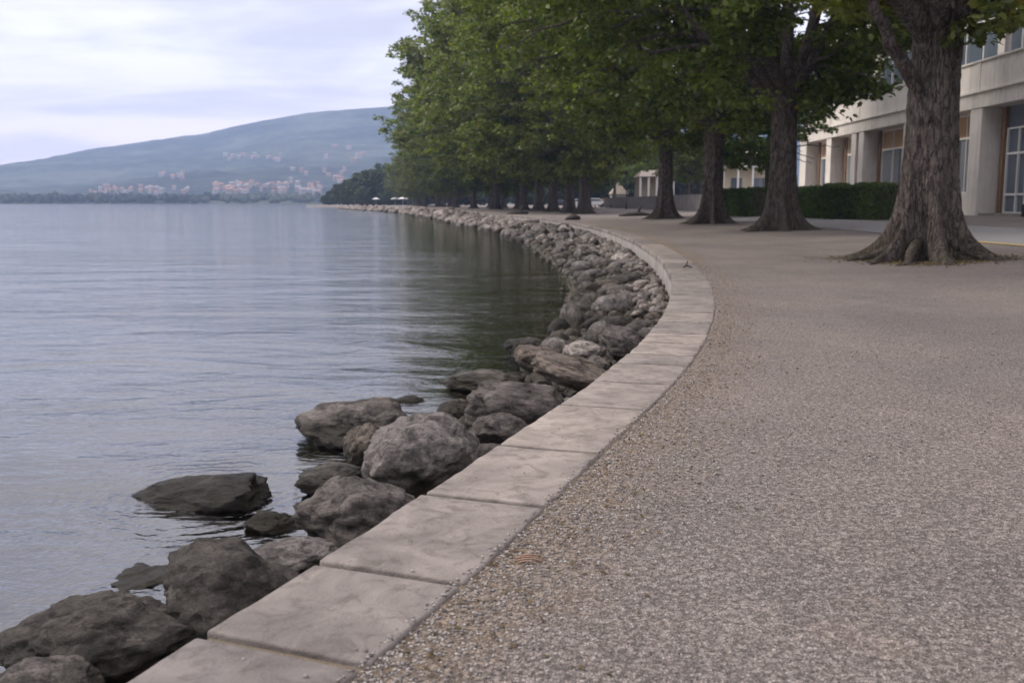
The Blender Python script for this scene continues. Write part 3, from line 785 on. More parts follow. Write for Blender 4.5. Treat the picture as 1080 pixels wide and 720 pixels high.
tb1 = at(976, 274, gz)
M['leaf_right'] = mat_leaf('leaf_deep', (.028, .046, .013), (.20, .225, .046))
near_trunk = make_trunk(11, .415, .70, 5.3, 160, 150)
mid_trunk = make_trunk(12, .44, .62, 5.6, 80, 60)
far_trunk = [make_trunk(20 + k, .47, .5, 6.0, 28, 26, bark=.012) for k in range(3)]
# nearest tree: crown starts above the frame, some sprays hang in at the top right
ex = []
for (px, py, D) in ((1045, 2, 17), (1070, 14, 16.5), (1062, 26, 17.5), (1030, 18, 18.5), (1078, 0, 17), (1026, 38, 18), (1035, 0, 19), (935, 10, 19), (905, 20, 19.5), (890, 6, 18.5), (1055, -2, 18), (1015, 4, 20), (915, -2, 18), (865, 2, 19), (840, -6, 18), (1090, 20, 18)):
    q = atD(px, py - 6, D); ex.append(q - tb1)
cN, bN = make_crown(5, 4.9, 5.6, 17, 8.5, 80, 620, 95, .21, LOBE, offx=-1.5, mat='leaf_near', extra=ex, csize=.62)
t1 = tree_root('plane_tree', tb1, 0, 'nearest big tree at the right with deeply cracked bark and spreading roots')
attach(t1, near_trunk, 'trunk'); attach(t1, cN, 'crown'); attach(t1, bN, 'branches')
lb = MB(); q0 = Vector((-.26, -.08, 3.0)); q1 = atD(938, 44, 18.2) - tb1; q2 = atD(908, -30, 17.5) - tb1
pts = bez(q0, q1 + Vector((.1, 0, -.2)), q2, 12, random.Random(2), .02)
lb.tube(pts, [.15 - .006 * k for k in range(13)], 16); lb.build('limb', M['bark'], t1, True)

cM, bM_ = make_crown(6, 5.3, 4.1, 24, 9.2, 120, 1250, 70, .25, LOBE, offx=-3.2, mat='leaf_right')
cF = []; 
for k in range(3):
    cF.append(make_crown(40 + k, 5.4, 3.2, 27, 10.5, 110, 1250, 42, .40, DIA, offx=[-3.5, -4.5, -3][k], mat='leaf', csize=1.15))
T = [(823, 243, 'mid', 1.0, 'second nearest tree whose dark trunk stands before the hedge and building', .0),
     (751, 236, 'mid', 1.03, 'third tree from the right with a leaning forked dark trunk', .4),
     (701, 230.6, 'mid', .95, 'fourth tree from the right standing before the low concrete wall', -.35)]
for (px, py, k, s, lab, rz) in T:
    p = at(px, py, gz); r = tree_root('plane_tree', p, 0, lab, 'big trees along the promenade')
    attach(r, mid_trunk, 'trunk', sc=(s, s, 1), rz=rz * 5); attach(r, cM, 'crown', sc=(1, 1 if rz >= 0 else -1, 1), rz=rz); attach(r, bM_, 'branches', sc=(1, 1 if rz >= 0 else -1, 1), rz=rz)
far = [(615.5, 92, 1.0, 0), (600, 103, 1.02, 1), (582.7, 113, 1.05, 2), (568, 124, 1.16, 0), (552, 136, 1.2, 1), (523.5, 150, 1.12, 2), (500, 172, .98, 0), (481, 196, .84, 1), (463, 222, .70, 2), (449, 252, .60, 0), (439, 285, .56, 1), (432, 320, .55, 2)]
_fc = {}
def farcopy(me):
    if me.name not in _fc:
        c_ = me.copy(); c_.name = 'crown'; c_.materials[0] = M['leaf_mid']; _fc[me.name] = c_
    return _fc[me.name]
M['leaf_mid'] = mat_leaf('leaf_mid', (.03, .048, .015), (.15, .165, .038))
names_far = ['fifth', 'sixth', 'seventh', 'eighth', 'ninth', 'tenth', 'eleventh', 'twelfth', 'thirteenth', 'fourteenth', 'fifteenth', 'sixteenth']
for i, (px, D, s, k) in enumerate(far):
    x = (px - 540) / FP * D
    ks = rnd.uniform(.94, 1.05); lean_off = -.3 if i in (3, 4) else 0
    r = tree_root('plane_tree', (x, D, gz(x)), 0, 'distant tree of the promenade row, %s trunk counted from the right' % names_far[i], 'big trees along the promenade')
    attach(r, far_trunk[k], 'trunk', rz=i * 1.3); c, b = cF[k]
    rz = rnd.uniform(-.5, .5)
    if i > 5: c = farcopy(c)
    attach(r, c, 'crown', (lean_off, 0, 0), (s, s, s * ks), rz); attach(r, b, 'branches', (lean_off, 0, 0), (s, s, s * ks), rz)
# second row, further from the water
for i in range(9):
    D = 138 + i * 16; xx = cx(D) + 19 + 2 * math.sin(i * 2.1)
    r = tree_root('plane_tree', (xx, D, gz(xx)), 0, 'far tree of the inner row behind the promenade trunks, its trunk a thin dark stripe', 'trees of the inner row')
    attach(r, far_trunk[i % 3], 'trunk', sc=(.85, .85, 1), rz=i); c, b = cF[(i + 1) % 3]; s = .78 - .035 * i
    attach(r, c, 'crown', sc=(s, s, s), rz=i * .9 % .8); attach(r, b, 'branches', sc=(s, s, s), rz=i * .9 % .8)
# pale small trees in front of the building and behind the low wall
cS = make_crown(60, 3.6, 2.6, 9.5, 4.0, 40, 260, 60, .26, DIA, mat='leaf_pale', trunkR=.18, csize=.7)
st = make_trunk(61, .17, .12, 3.9, 20, 20, bark=.006)
# shrubs of the promontory and beyond the wall
cP = [make_crown(70 + k, 1.6, .3, 12, 6.5, 50, 420, 40, .62, DIA, mat='leaf_far', trunkR=.3, csize=1.2) for k in range(2)]
pt = make_trunk(75, .3, .3, 2.0, 16, 12, bark=.01)
def small_tree(px, D, s, lab, kind='S', group=None, name='small_tree', dz=0):
    x = (px - 540) / FP * D; r = tree_root(name, (x, D, gz(x) + dz), px * .7, lab, group)
    if kind == 'S': attach(r, st, 'trunk', sc=(s, s, s)); attach(r, cS[0], 'crown', sc=(s, s, s)); attach(r, cS[1], 'branches', sc=(s, s, s))
    else:
        c = cP[int(px) % 2]; attach(r, pt, 'trunk', sc=(s, s, s)); attach(r, c[0], 'crown', sc=(s, s, s)); attach(r, c[1], 'branches', sc=(s, s, s))
small_tree(806, 63, 1.0, 'slender pale green tree standing at the near corner of the long building')
small_tree(724, 112, 1.05, 'light leafy tree behind the low concrete wall beside the pavilion')
small_tree(672, 170, 1.5, 'bright green tree far behind the dark lamp post')
small_tree(647, 190, 1.5, 'pale tree far behind the pyramid roof, left of the lamp post')
small_tree(735, 140, 1.3, 'taller light tree rising behind the pavilion')
small_tree(690, 195, 1.6, 'pale tree rising above the pavilion roof')
for i in range(16):
    small_tree(446 + i * 21 + 5 * math.sin(i * 3), 262 + 22 * math.sin(i * 2.3) + (70 if i < 7 else 0), 1.3 if i > 9 else 1.05, 'hazy dark tree of the belt closing the view behind wall and pavilion', 'P', 'trees closing the view behind the wall', 'background_tree')
# promontory trees
prom = [(352, 395, .5), (363, 380, .72), (375, 372, .85), (387, 366, 1.05), (399, 355, 1.12), (410, 372, 1.3), (345, 402, .33), (370, 402, .8), (394, 402, 1.2), (414, 398, 1.35), (430, 380, 1.2), (383, 345, .42), (412, 330, .4), (422, 350, 1.1)]
for i, (px, D, s) in enumerate(prom):
    small_tree(px, D, s, 'dark rounded tree on the low point beyond the row, %s' % ('small and low' if s < .7 else ('of middling height' if s < 1.2 else 'among the tallest there')), 'P', 'trees on the point', 'shore_tree')

# ------------------------------------------------------------------ leaf litter and dirt gathered round the nearest tree
rg = np.random.default_rng(31); N = 2600; an = rg.random(N) * 6.283; rad_ = .75 + np.abs(rg.normal(0, .42, N)) + .25 * np.sin(an * 3 + 1)
px_ = tb1.x + np.cos(an) * rad_ * 1.15; py_ = tb1.y + np.sin(an) * rad_; 
nr = rg.normal(size=(N, 3)) * .3 + np.array([0, 0, 1.0]); nr /= np.linalg.norm(nr, axis=1)[:, None]; ax = rg.normal(size=(N, 3)); ax -= nr * (ax * nr).sum(1)[:, None]; ax /= np.linalg.norm(ax, axis=1)[:, None]; bx = np.cross(nr, ax)
P = np.stack([px_, py_, np.array([gz(a) for a in px_]) + .018], 1); sz = rg.uniform(.03, .08, N); sh = np.array(DIA)
Vt = P[:, None] + sz[:, None, None] * (ax[:, None] * sh[None, :, 0, None] + bx[:, None] * sh[None, :, 1, None])
M['litter'] = mat_leaf('dry_leaf', (.06, .042, .028), (.19, .135, .08), (.27, .19, .09))
me = npmesh('leaf_litter', Vt.reshape(-1, 3), np.arange(N * 4).reshape(N, 4), M['litter']); tag(link(bpy.data.objects.new('leaf_litter', me)), 'dry leaves and bark crumbs round the foot of the nearest tree', 'leaves', kind='stuff')
# crumbs of leaf and bark caught in the sand along the coping
N = 1500; y_ = 1.6 + 24 * rg.random(N) ** 1.8; d_ = np.abs(rg.normal(0, .28, N)) + .02
q_ = [off(a, -b) for a, b in zip(y_, d_)]; P = np.array([(q.x, q.y, gz(q.x) + .006) for q in q_]); nr = rg.normal(size=(N, 3)) * .35 + np.array([0, 0, 1.0]); nr /= np.linalg.norm(nr, axis=1)[:, None]; ax = rg.normal(size=(N, 3)); ax -= nr * (ax * nr).sum(1)[:, None]; ax /= np.linalg.norm(ax, axis=1)[:, None]; bx = np.cross(nr, ax); sz = rg.uniform(.006, .022, N)
Vt = P[:, None] + sz[:, None, None] * (ax[:, None] * sh[None, :, 0, None] * 1.5 + bx[:, None] * sh[None, :, 1, None])
me = npmesh('leaf_crumbs', Vt.reshape(-1, 3), np.arange(N * 4).reshape(N, 4), M['litter']); tag(link(bpy.data.objects.new('leaf_crumbs', me)), 'dry brown leaf crumbs caught in the sandy strip along the coping', 'leaves', kind='stuff')
# roots creeping out from the nearest trunk
for k in range(9):
    a = k * .7 + .3 * math.sin(k * 5.1); L0 = 1.25 + .55 * abs(math.sin(k * 2.3)); rq = random.Random(k); pts = []; ra = []
    for j in range(9):
        u = j / 8; r_ = .42 + (L0 - .42 + .15) * u; aa = a + .22 * math.sin(u * 3 + k) * u
        pts.append((math.cos(aa) * r_, math.sin(aa) * r_, .30 * (1 - u) ** 2.2 + .028 - .06 * u + .012 * rq.random())); ra.append(.085 * (1 - u) ** .8 + .022)
    MB().tube(pts, ra, 10).build('root', M['bark'], t1, True)
# ------------------------------------------------------------------ hedge
def hedge(pa, pb, h, wd, label, name='hedge'):
    a, b = Vector(pa), Vector(pb); L = (b - a).length; ang = math.atan2(b.y - a.y, b.x - a.x)
    N = int(L * 2200); rg = np.random.default_rng(int(L * 100))
    core = MB().box(0, L, -wd / 2 + .09, wd / 2 - .09, .05, h - .1)
    r = empty(name, (a.x, a.y, gz(a.x)), ang); tag(r, label, 'hedge', 'clipped hedges before the building')
    core.build('branches', M['dwood'], r)
    x = rg.random(N) * L; side = rg.integers(0, 5, N); y = np.where(side < 2, -wd / 2, np.where(side < 3, wd / 2, (rg.random(N) - .5) * wd)); z = np.where(side < 3, rg.random(N) * h, h)
    e = rg.random(N) < .06; x = np.where(e, np.where(rg.random(N) < .5, 0, L), x); y = np.where(e, (rg.random(N) - .5) * wd, y); z = np.where(e, rg.random(N) * h, z)
    bul = .12 * np.sin(x * 2.3) + .07 * np.sin(x * 6 + z * 5)
    y = y * (1 + bul); z = z * (.95 + .035 * np.sin(x * 2.1 + 1) + .025 * np.sin(x * 5.3))
    P = np.stack([x, y, z], 1) + rg.normal(0, .035, (N, 3)); P[:, 2] = np.maximum(P[:, 2], .04)
    nr = rg.normal(size=(N, 3)); nr /= np.linalg.norm(nr, axis=1)[:, None]; ax = rg.normal(size=(N, 3)); ax -= nr * (ax * nr).sum(1)[:, None]; ax /= np.linalg.norm(ax, axis=1)[:, None]; bx = np.cross(nr, ax)
    sh = np.array(DIA); V = P[:, None] + .11 * (ax[:, None] * sh[None, :, 0, None] + bx[:, None] * sh[None, :, 1, None])
    me = npmesh('foliage', V.reshape(-1, 3), np.arange(N * 4).reshape(N, 4), M['hedge']); link(bpy.data.objects.new('foliage', me), r)
ha = at(764, 227, gz); hb = at(802, 228, gz); hc = at(838, 229, gz); hd = at(876, 230, gz); he = at(878, 230.5, gz); hf = at(952, 231.5, gz)
hedge(ha, hb, 1.65, 1.0, 'furthest clipped hedge block seen left of the second nearest trunk')
hedge(hc, hd, 1.55, 1.0, 'short middle block of clipped dark hedge below the small windows')
hedge(he, hf, 1.6, 1.1, 'longest dark clipped hedge block running to the nearest trunk')

# ------------------------------------------------------------------ the long building (facade plane x = BX, faces the lake)
BX = 22.4; G0 = .45
bld = empty('long_building', (BX, 45, G0)); tag(bld, 'long pale concrete building with deep window bays and a parapet behind the trees', 'building')
bz = G0
def bp(mb, name, mat, bevel=0, parent=None, smooth=False):
    mb.v = [(x - BX, y - 45, z - bz) for x, y, z in mb.v]; return mb.build(name, M[mat], parent or bld, smooth, bevel)
OT, FT, PT = 5.55, 6.25, 7.70
yp = lambda px: BX * FP / (px - 540)
# piers: list of (y0, y1); openings between
piers = [(12.0, 13.0), (20.0, 20.9), (28.2, 29.2), (36.2, 37.2), (43.0, 44.1), (48.5, 49.7), (56.9, 58.1), (64.6, 65.5), (66.0, 66.9), (71.1, 72.2), (77.1, 78.7)]
for (a, b) in piers:
    bp(MB().box(BX, BX + 1.0, a, b, G0 - .1, OT), 'pier', 'conc', .02)
    bp(MB().box(BX - .02, BX + .3, a - .02, b + .02, G0 - .1, G0 + .55), 'plinth', 'dark' if a == 43.0 else 'conc', .01)
bp(MB().box(BX + 1.4, BX + 16, 12, 78.7, G0 - .1, 13.5), 'core_wall', 'reveal')
bp(MB().box(BX - .05, BX + 1.4, 11.9, 78.8, OT, FT), 'floor_band', 'conc', .02)
bp(MB().box(BX - .16, BX + .2, 11.8, 78.9, FT, FT + .12), 'ledge', 'conc', .02)
# parapet of separate panels
y = 12.0; pan = [12, 20.45, 28.7, 36.7, 43.5, 49.1, 57.5, 65.75, 71.6, 78.7]
for i in range(len(pan) - 1):
    a, b = pan[i], pan[i + 1]; m_ = (a + b) / 2
    bp(MB().box(BX + .02, BX + .16, a + .2, m_ - .012, FT + .12, PT).box(BX + .02, BX + .16, m_ + .012, b - .2, FT + .12, PT), 'parapet_panel', 'conc', .008)
    bp(MB().box(BX - .02, BX + .22, a - .19, a + .19, FT + .12, PT + .01), 'parapet_post', 'conc', .01)
bp(MB().box(BX - .07, BX + .24, 11.9, 78.8, PT, PT + .1), 'parapet_rail', 'conc', .02)
bp(MB().box(BX + .2, BX + 1.4, 11.9, 78.8, FT, FT + .06), 'balcony_floor', 'wallc')
def window(y0, y1, z0, z1, x, nv, door=False, blind=True, tr=.30, nm='window'):
    wr = bp(MB().box(x + .10, x + .16, y0, y1, z0, z1), nm, 'glass')
    fr = MB(); fw = .07
    fr.box(x, x + .12, y0, y0 + fw, z0, z1).box(x, x + .12, y1 - fw, y1, z0, z1).box(x + .002, x + .118, y0 + fw, y1 - fw, z1 - fw, z1).box(x + .002, x + .118, y0 + fw, y1 - fw, z0, z0 + fw)
    zt = z1 - (z1 - z0) * tr; fr.box(x + .004, x + .115, y0 + fw, y1 - fw, zt - .05, zt + .05)
    for k in range(1, nv):
        yy = y0 + (y1 - y0) * k / nv; fr.box(x - .003, x + .11, yy - .04, yy + .04, z0 + fw, z1 - fw)
    if door:
        zk = z0 + (z1 - z0) * .22; fr.box(x + .006, x + .112, y0 + fw, y1 - fw, zk - .05, zk + .05)
    bp(fr, 'frame', 'white', 0, wr) if False else None
    f = bp(fr, 'frame', 'white'); f.parent = wr
    if blind:
        b_ = bp(MB().box(x + .085, x + .099, y0 + fw, y1 - fw, zt + .05, z1 - fw), 'blind', 'blind'); b_.parent = wr
        cu = MB(); n_ = int((y1 - y0) / .22)
        for k in range(n_):
            ya = y0 + fw + (y1 - y0 - 2 * fw) * k / n_; yb_ = y0 + fw + (y1 - y0 - 2 * fw) * (k + .62) / n_
            if rnd.random() < .8: cu.box(x + .087, x + .098, ya, yb_, z0 + fw, zt - .05)
        c_ = bp(cu, 'curtain', 'curtain'); c_.parent = wr
    return wr
XW = BX + 1.0
for i in range(len(piers) - 1):
    a = piers[i][1]; b = piers[i + 1][0]
    if b - a < 2:
        bp(MB().box(BX + .4, BX + 1.0, a, b, G0 - .1, OT), 'pier_infill', 'wood'); continue
    isdoor = i in (4, 3, 1)
    z0 = G0 + (.12 if isdoor else 1.1)
    if not isdoor: bp(MB().box(BX + .82, BX + 1.3, a, b, G0 - .1, z0), 'sill_wall', 'conc')
    bp(MB().box(XW - .05, XW + .3, a, a + .42, z0, OT), 'reveal_post', 'reveal')
    bp(MB().box(XW - .10, XW + .1, b - .50, b - .16, z0, OT), 'timber_post', 'wood')
    window(a + .42, b - .55, z0, OT - (1.0 if isdoor else .02), XW, 3, isdoor, not isdoor, .30, 'glazed_door' if isdoor else 'window')
    if isdoor:
        bp(MB().box(XW + .05, XW + .12, a + .42, b - .55, OT - 1.0, OT), 'transom_glass', 'glass')
        bp(MB().box(BX + .1, BX + 1.4, a, b, G0 - .1, G0 + .11), 'threshold', 'wallc')
# upper storey: set back windows with columns
for i in range(len(pan) - 1):
    a, b = pan[i], pan[i + 1]
    bp(MB().box(BX + 1.0, BX + 1.4, a - .35, a + .35, FT, 11.6), 'upper_pier', 'conc')
    window(a + .35, b - .35, FT + .9, 11.0, BX + 1.2, 4, False, False, .25)
    bp(MB().box(BX + 1.1, BX + 1.39, a + .35, b - .35, FT + .06, FT + .9), 'spandrel', 'reveal')
bp(MB().box(BX - .1, BX + 1.6, 11.8, 78.9, 11.6, 12.3), 'roof_band', 'conc')
bp(MB().box(BX + .2, BX + 15.8, 12.2, 78.5, 13.52, 13.9), 'roof', 'roofg')
tag(mesh('pavement', MB().box(18.6, 24.2, 8, 82, .2, .50).v, MB().box(18.6, 24.2, 8, 82, .2, .50).f, M['wallc']), kind='structure') if False else None

# road strip behind the trees and its painted line
V = []; F = []; rows = list(range(6, 62, 4)); xs = [11.4, 12.4, 13.4, 14.4, 15.3]
for y in rows:
    for x in xs: V.append((x, y, gz(x) + .014))
for i in range(len(rows) - 1):
    for j in range(4): F.append((i*5+j, i*5+j+1, (i+1)*5+j+1, (i+1)*5+j))
tag(mesh('road', V, F, M['road']), kind='structure')
pa, pb = at(1030, 255.5, gz), at(1095, 261, gz)
dv = (pb - pa); nn = Vector((-dv.y, dv.x, 0)).normalized() * .07; V = []; F = []
for k in range(13):
    q = pa + dv * (k / 12)
    for sgn in (-1, 1): w_ = q + nn * sgn; V.append((w_.x, w_.y, gz(w_.x) + .022))
F = [(2*i, 2*i+1, 2*i+3, 2*i+2) for i in range(12)]
o = mesh('yellow_line', V, F, M['yellow']); tag(o, kind='structure')

# ------------------------------------------------------------------ low concrete wall, pavilion, lamp post and other far things
wa, wb = at(637, 218.6, gz), at(752, 223, gz)
ang = math.atan2(wb.y - wa.y, wb.x - wa.x); L = (wb - wa).length
lw = empty('concrete_wall', (wa.x, wa.y, gz(wa.x) - .05), ang); tag(lw, 'low grey concrete panel wall running behind the fourth and third trunks', 'wall')
npn = 12
for k in range(npn):
    MB().box(L * k / npn + .03, L * (k + 1) / npn - .03, -.1, .1, 0, 1.42 + .0 * k).build('panel', M['wallc'], lw, bevel=.02)
MB().box(-.1, L + .1, -.16, .16, 1.42, 1.52).build('wall_cap', M['wallc'], lw, bevel=.02)
def house(name, x, y, z, w, d, h, rh, wall, roof, label, cat='building', group=None, rz=0, wins=0, cols=False):
    r = empty(name, (x, y, z), rz); tag(r, label, cat, group)
    if cols:
        for i in range(5): MB().box(-w/2 + i * w / 4 - .12, -w/2 + i * w / 4 + .12, -d/2 - .1, -d/2 + .14, 0, h).build('column', M['white'], r)
        MB().box(-w/2, w/2, -d/2 + 1.2, d/2, 0, h).build('wall', M[wall], r)
    else: MB().box(-w/2, w/2, -d/2, d/2, -3 if h < 25 and y > 500 else 0, h).build('wall', M[wall], r)
    o_ = .25 if w < 20 and y < 300 else .6
    MB().gable(-w/2 - o_, w/2 + o_, -d/2 - o_, d/2 + o_, h, h + rh).build('roof', M[roof], r)
    for i in range(wins):
        xx = -w/2 + w * (i + .5) / wins
        MB().box(xx - .45, xx + .45, -d/2 - .03, -d/2 + .05, h * .35, h * .75).build('window', M['glass'], r)
    return r
D = 128; x = (691 - 540) / FP * D
house('pavilion', x, D + 3, gz(x), 4.2, 6, 3.9, .9, 'terra', 'terra', 'small pavilion with pale tiled roof and white columns left of the fourth trunk', cols=True)
D = 118; x = (783 - 540) / FP * D
hh = house('cream_house', x + .5, D + 4, gz(x), 7.0, 9, 5.5, 1.3, 'cream', 'terra', 'cream house with white columns far behind the second nearest trunk and third trunk', wins=0)
for k in range(4): MB().box(-3.4 + k * 1.7 - .1, -3.4 + k * 1.7 + .1, -5.6, -5.4, 0, 4.6).build('column', M['white'], hh)
MB().box(-3.6, 3.6, -5.8, -4.5, 4.6, 4.9).build('porch_roof', M['white'], hh)
for k in range(2): MB().box(-2.3 + k * 2.6, -1.0 + k * 2.6, -4.56, -4.4, 1.2, 3.4).build('window', M['glass'], hh)
D = 200; x = (651 - 540) / FP * D
kb = empty('kiosk', (x, D, gz(x))); tag(kb, 'pale kiosk with steep pyramid roof beyond the left end of the concrete wall', 'kiosk')
MB().box(-1.5, 1.5, -1.5, 1.5, 0, 2.2).build('wall', M['hwall'], kb)
mesh('roof', [(-1.8, -1.8, 2.2), (1.8, -1.8, 2.2), (1.8, 1.8, 2.2), (-1.8, 1.8, 2.2), (0, 0, 4.6)], [(0, 3, 2, 1), (0, 1, 4), (1, 2, 4), (2, 3, 4), (3, 0, 4)], M['terra'], kb)
D = 120; x = (659.5 - 540) / FP * D
lp = empty('lamp_post', (x, D, gz(x))); tag(lp, 'thin dark lamp post behind the concrete wall left of the pavilion', 'lamp post')
MB().tube([(0, 0, 0), (0, 0, .8), (0, 0, .81), (0, 0, 4.1)], [.12, .1, .06, .045], 10).build('pole', M['dark'], lp, True)
MB().tube([(0, 0, 4.1), (0, 0, 4.15), (0, 0, 4.45), (0, 0, 4.6)], [.06, .2, .26, .03], 10).build('lantern', M['dark'], lp, True)
# bench of long planks left of the wall
bq = at(636, 219.6, gz); bn = empty('bench', (bq.x, bq.y, bq.z), .05); tag(bn, 'long low dark bench standing right of the fifth trunk', 'bench')
MB().box(-1.5, 1.5, -.22, -.02, .44, .49).box(-1.5, 1.5, .02, .22, .44, .49).build('seat', M['dwood'], bn, bevel=.01)
for s_ in (-1.15, 1.15): MB().box(s_ - .06, s_ + .06, -.2, .2, 0, .44).build('leg', M['dark'], bn)
def car(px, D, mat, label, rz):
    x = (px - 540) / FP * D; r = empty('parked_car', (x, D, gz(x)), rz); tag(r, label, 'car', 'cars parked far behind the trees')
    prof = [(-2.1, .35), (-2.15, .75), (-1.9, .9), (-1.2, .98), (-.65, 1.42), (.7, 1.45), (1.35, 1.0), (2.0, .85), (2.15, .6), (2.1, .35)]
    n = len(prof); V = [(a, -.85, b) for a, b in prof] + [(a, .85, b) for a, b in prof]
    F = [tuple(range(n)), tuple(range(2*n-1, n-1, -1))] + [(i, i + n, (i + 1) % n + n, (i + 1) % n) for i in range(n)]
    o = mesh('body', V, F, M[mat], r); m = o.modifiers.new('b', 'BEVEL'); m.width = .06; m.segments = 2
    for s_ in (-1, 1):
        mesh('side_window', [(-1.1, .862 * s_, 1.0), (-.6, .862 * s_, 1.34), (.65, .862 * s_, 1.36), (1.15, .862 * s_, 1.0)], [(0, 1, 2, 3) if s_ < 0 else (3, 2, 1, 0)], M['glass'], r)
        for q in (-1.3, 1.35):
            MB().tube([(q, .70 * s_, .33), (q, .88 * s_, .33)], .33, 16).build('wheel', M['tyre'], r)
for i, (px, D, m_, lab, rz) in enumerate([(626, 165, 'carw', 'white car parked beyond the fifth trunk', .1), (640, 172, 'carr', 'red car parked behind the bench', 0), (608, 180, 'carw', 'white car glimpsed between fifth and sixth trunk', .3), (590, 190, 'card', 'dark car glimpsed between sixth and seventh trunk', 0)]): car(px, D, m_, lab, rz)
# parasols / white awnings at the distant beach of the point
for i, (px, D) in enumerate([(372, 374), (383, 362), (418, 322), (426, 300), (436, 285), (398, 345)]):
    x = (px - 540) / FP * D; r = empty('parasol', (x, D, 0)); tag(r, 'white parasol on the distant beach, %s' % ['nearest the tip of the point', 'second from the tip', 'under the left edge of the tall trees', 'left of the farthest trunk', 'just below the farthest trunk crown', 'halfway along the dark trees'][i], 'parasol', 'white parasols on the point')
    MB().tube([(0, 0, 0), (0, 0, 2.2)], .04, 6).build('pole', M['white'], r); MB().tube([(0, 0, 2.0), (0, 0, 2.6)], [1.6, .05], 10).build('canopy', M['white'], r)
for i in range(9):
    y = 232 + i * 13; p = off(y, -2.5); tag(MB().tube([(0, 0, 0), (0, 0, .7), (0, 0, .78), (0, 0, .95)], [.2, .17, .24, .1], 10).build('bollard', M['dark'], None, True, loc=(p.x, p.y, 0)), 'dark squat bollard on the distant stretch of quay before the point', 'bollard', 'bollards on the distant quay')

# ------------------------------------------------------------------ far hill
RP = [(-1100, 8), (-500, 12), (-150, 19), (0, 28), (58, 41.3), (109, 54), (150, 60), (175, 63), (218, 69), (253, 75.5), (311, 87), (340, 92), (369, 95), (408, 97), (520, 104), (700, 112), (900, 108), (1200, 90), (1700, 50), (2500, 20)]
RD = 2600.0
HX = np.array([(a - 540) / FP * RD for a, b in RP]); HZ = np.array([b / FP * RD + 1 for a, b in RP])
def hz(x, y):
    t = (y - 870) / (RD - 870)
    if t < 0: return -14 + 13.2 * max(0, 1 + t * (RD - 870) / 25)
    base = float(np.interp(x, HX, HZ))
    f = t ** 2.2 if t <= 1 else 1 - .5 * (t - 1) ** 1.2
    foot = 3.0 * sstep(0, .03, t)
    nz = noise.noise(Vector((x * .0022, y * .0022, 2))) * 26 + noise.noise(Vector((x * .007, y * .007, 5))) * 11
    cl = noise.noise(Vector((x * .035, y * .035, 1))) * 4.5 + abs(noise.noise(Vector((x * .08, y * .08, 8)))) * 6
    return -.4 + foot + base * max(f, -.2) + (nz * min(1, base / 240) + cl * min(1, .35 + base / 200)) * sstep(0, .25, t) * (1 - .55 * sstep(.72, 1.0, t) * (1 if t < 1.1 else 1))
X = np.arange(-4800, 3200, 20.0); Y = np.concatenate([np.arange(845, 1200, 16.0), np.arange(1200, 3100, 18.0), np.arange(3100, 4200, 90.0)])
V = [(x, y, hz(x, y)) for y in Y for x in X]; nx = len(X)
i_, j_ = np.meshgrid(np.arange(len(Y) - 1), np.arange(nx - 1), indexing='ij'); a_ = (i_ * nx + j_).ravel()
me = npmesh('hills', np.array(V), np.stack([a_, a_ + 1, a_ + nx + 1, a_ + nx], 1), M['hill'], True)
tag(link(bpy.data.objects.new('hills', me)), kind='structure')
def on_hill(px, py):
    d = ray(px, py); D = 880.0
    while D < 2600:
        p = d * (D / d.y); z = EYE + p.z
        if z < hz(p.x, p.y): return Vector((p.x, p.y, hz(p.x, p.y)))
        D += 8
    return None
rh = random.Random(4)
def hrow(n, x0, x1, y0, y1, place, sc):
    for _ in range(n):
        p = on_hill(rh.uniform(x0, x1), rh.uniform(y0, y1))
        if p is None: continue
        wl, rf = rh.choice([('hwall', 'rooft'), ('hwall', 'roofg'), ('hwall2', 'rooft'), ('hwall', 'rooft'), ('hwall2', 'roofg')])
        col = {'hwall': 'pale', 'hwall2': 'ochre', 'white': 'white'}[wl]; rc_ = {'rooft': 'terracotta', 'roofg': 'grey'}[rf]
        w = rh.uniform(3.4, 7) * sc ** .7
        house('house', p.x, p.y, p.z + 1.0, w, w * .7, rh.uniform(2.6, 4) * sc ** .4, 1.6, wl, rf, f'{col} house with a {rc_} roof {place}', 'house', f'{col} houses with {rc_} roofs {place}', rz=rh.uniform(-.6, .6))
hrow(80, 225, 340, 196, 206, 'in the village at the foot of the hill', 1.0)
hrow(34, 95, 200, 200, 207, 'in the hamlet left along the foot of the hill', .8)
hrow(14, 236, 298, 164, 171, 'in the cluster high on the hillside', 1.5)
hrow(8, 170, 200, 184, 191, 'scattered halfway up the hill', 1.2)
hrow(14, 300, 365, 180, 196, 'on the slope above the wooded point', 1.1)
hrow(6, 342, 385, 155, 173, 'alone near the top right of the hillside', 1.9)
# wooded far shore (one mass)
V_ = []; F_ = []; nb = 0
for _ in range(1500):
    px = -260 + 640 * rh.random() if rh.random() < .8 else rh.uniform(-1200, 1500); D = rh.uniform(880, 990) if rh.random() < .7 else rh.uniform(980, 1250)
    x = (px - 540) / FP * D; z = hz(x, D); s = rh.uniform(2.2, 3.8) * (1.25 if rh.random() < .2 else 1)
    a, f = lowv[rh.randrange(6)]; mt = np.array(Matrix.LocRotScale(Vector((x, D, z + s * .75)), Euler((0, 0, rh.uniform(0, 6))), Vector((s, s, s * rh.uniform(.9, 1.3)))))
    v = a @ mt[:3, :3].T + mt[:3, 3] + np.random.default_rng(_).normal(0, .45, a.shape); V_.append(v); F_.append(f + nb); nb += len(v)
me = npmesh('far_wood', np.vstack(V_), np.vstack(F_), M['hill']); tag(link(bpy.data.objects.new('far_wood', me)), 'belt of dark trees along the far lake shore', 'wood', kind='stuff')

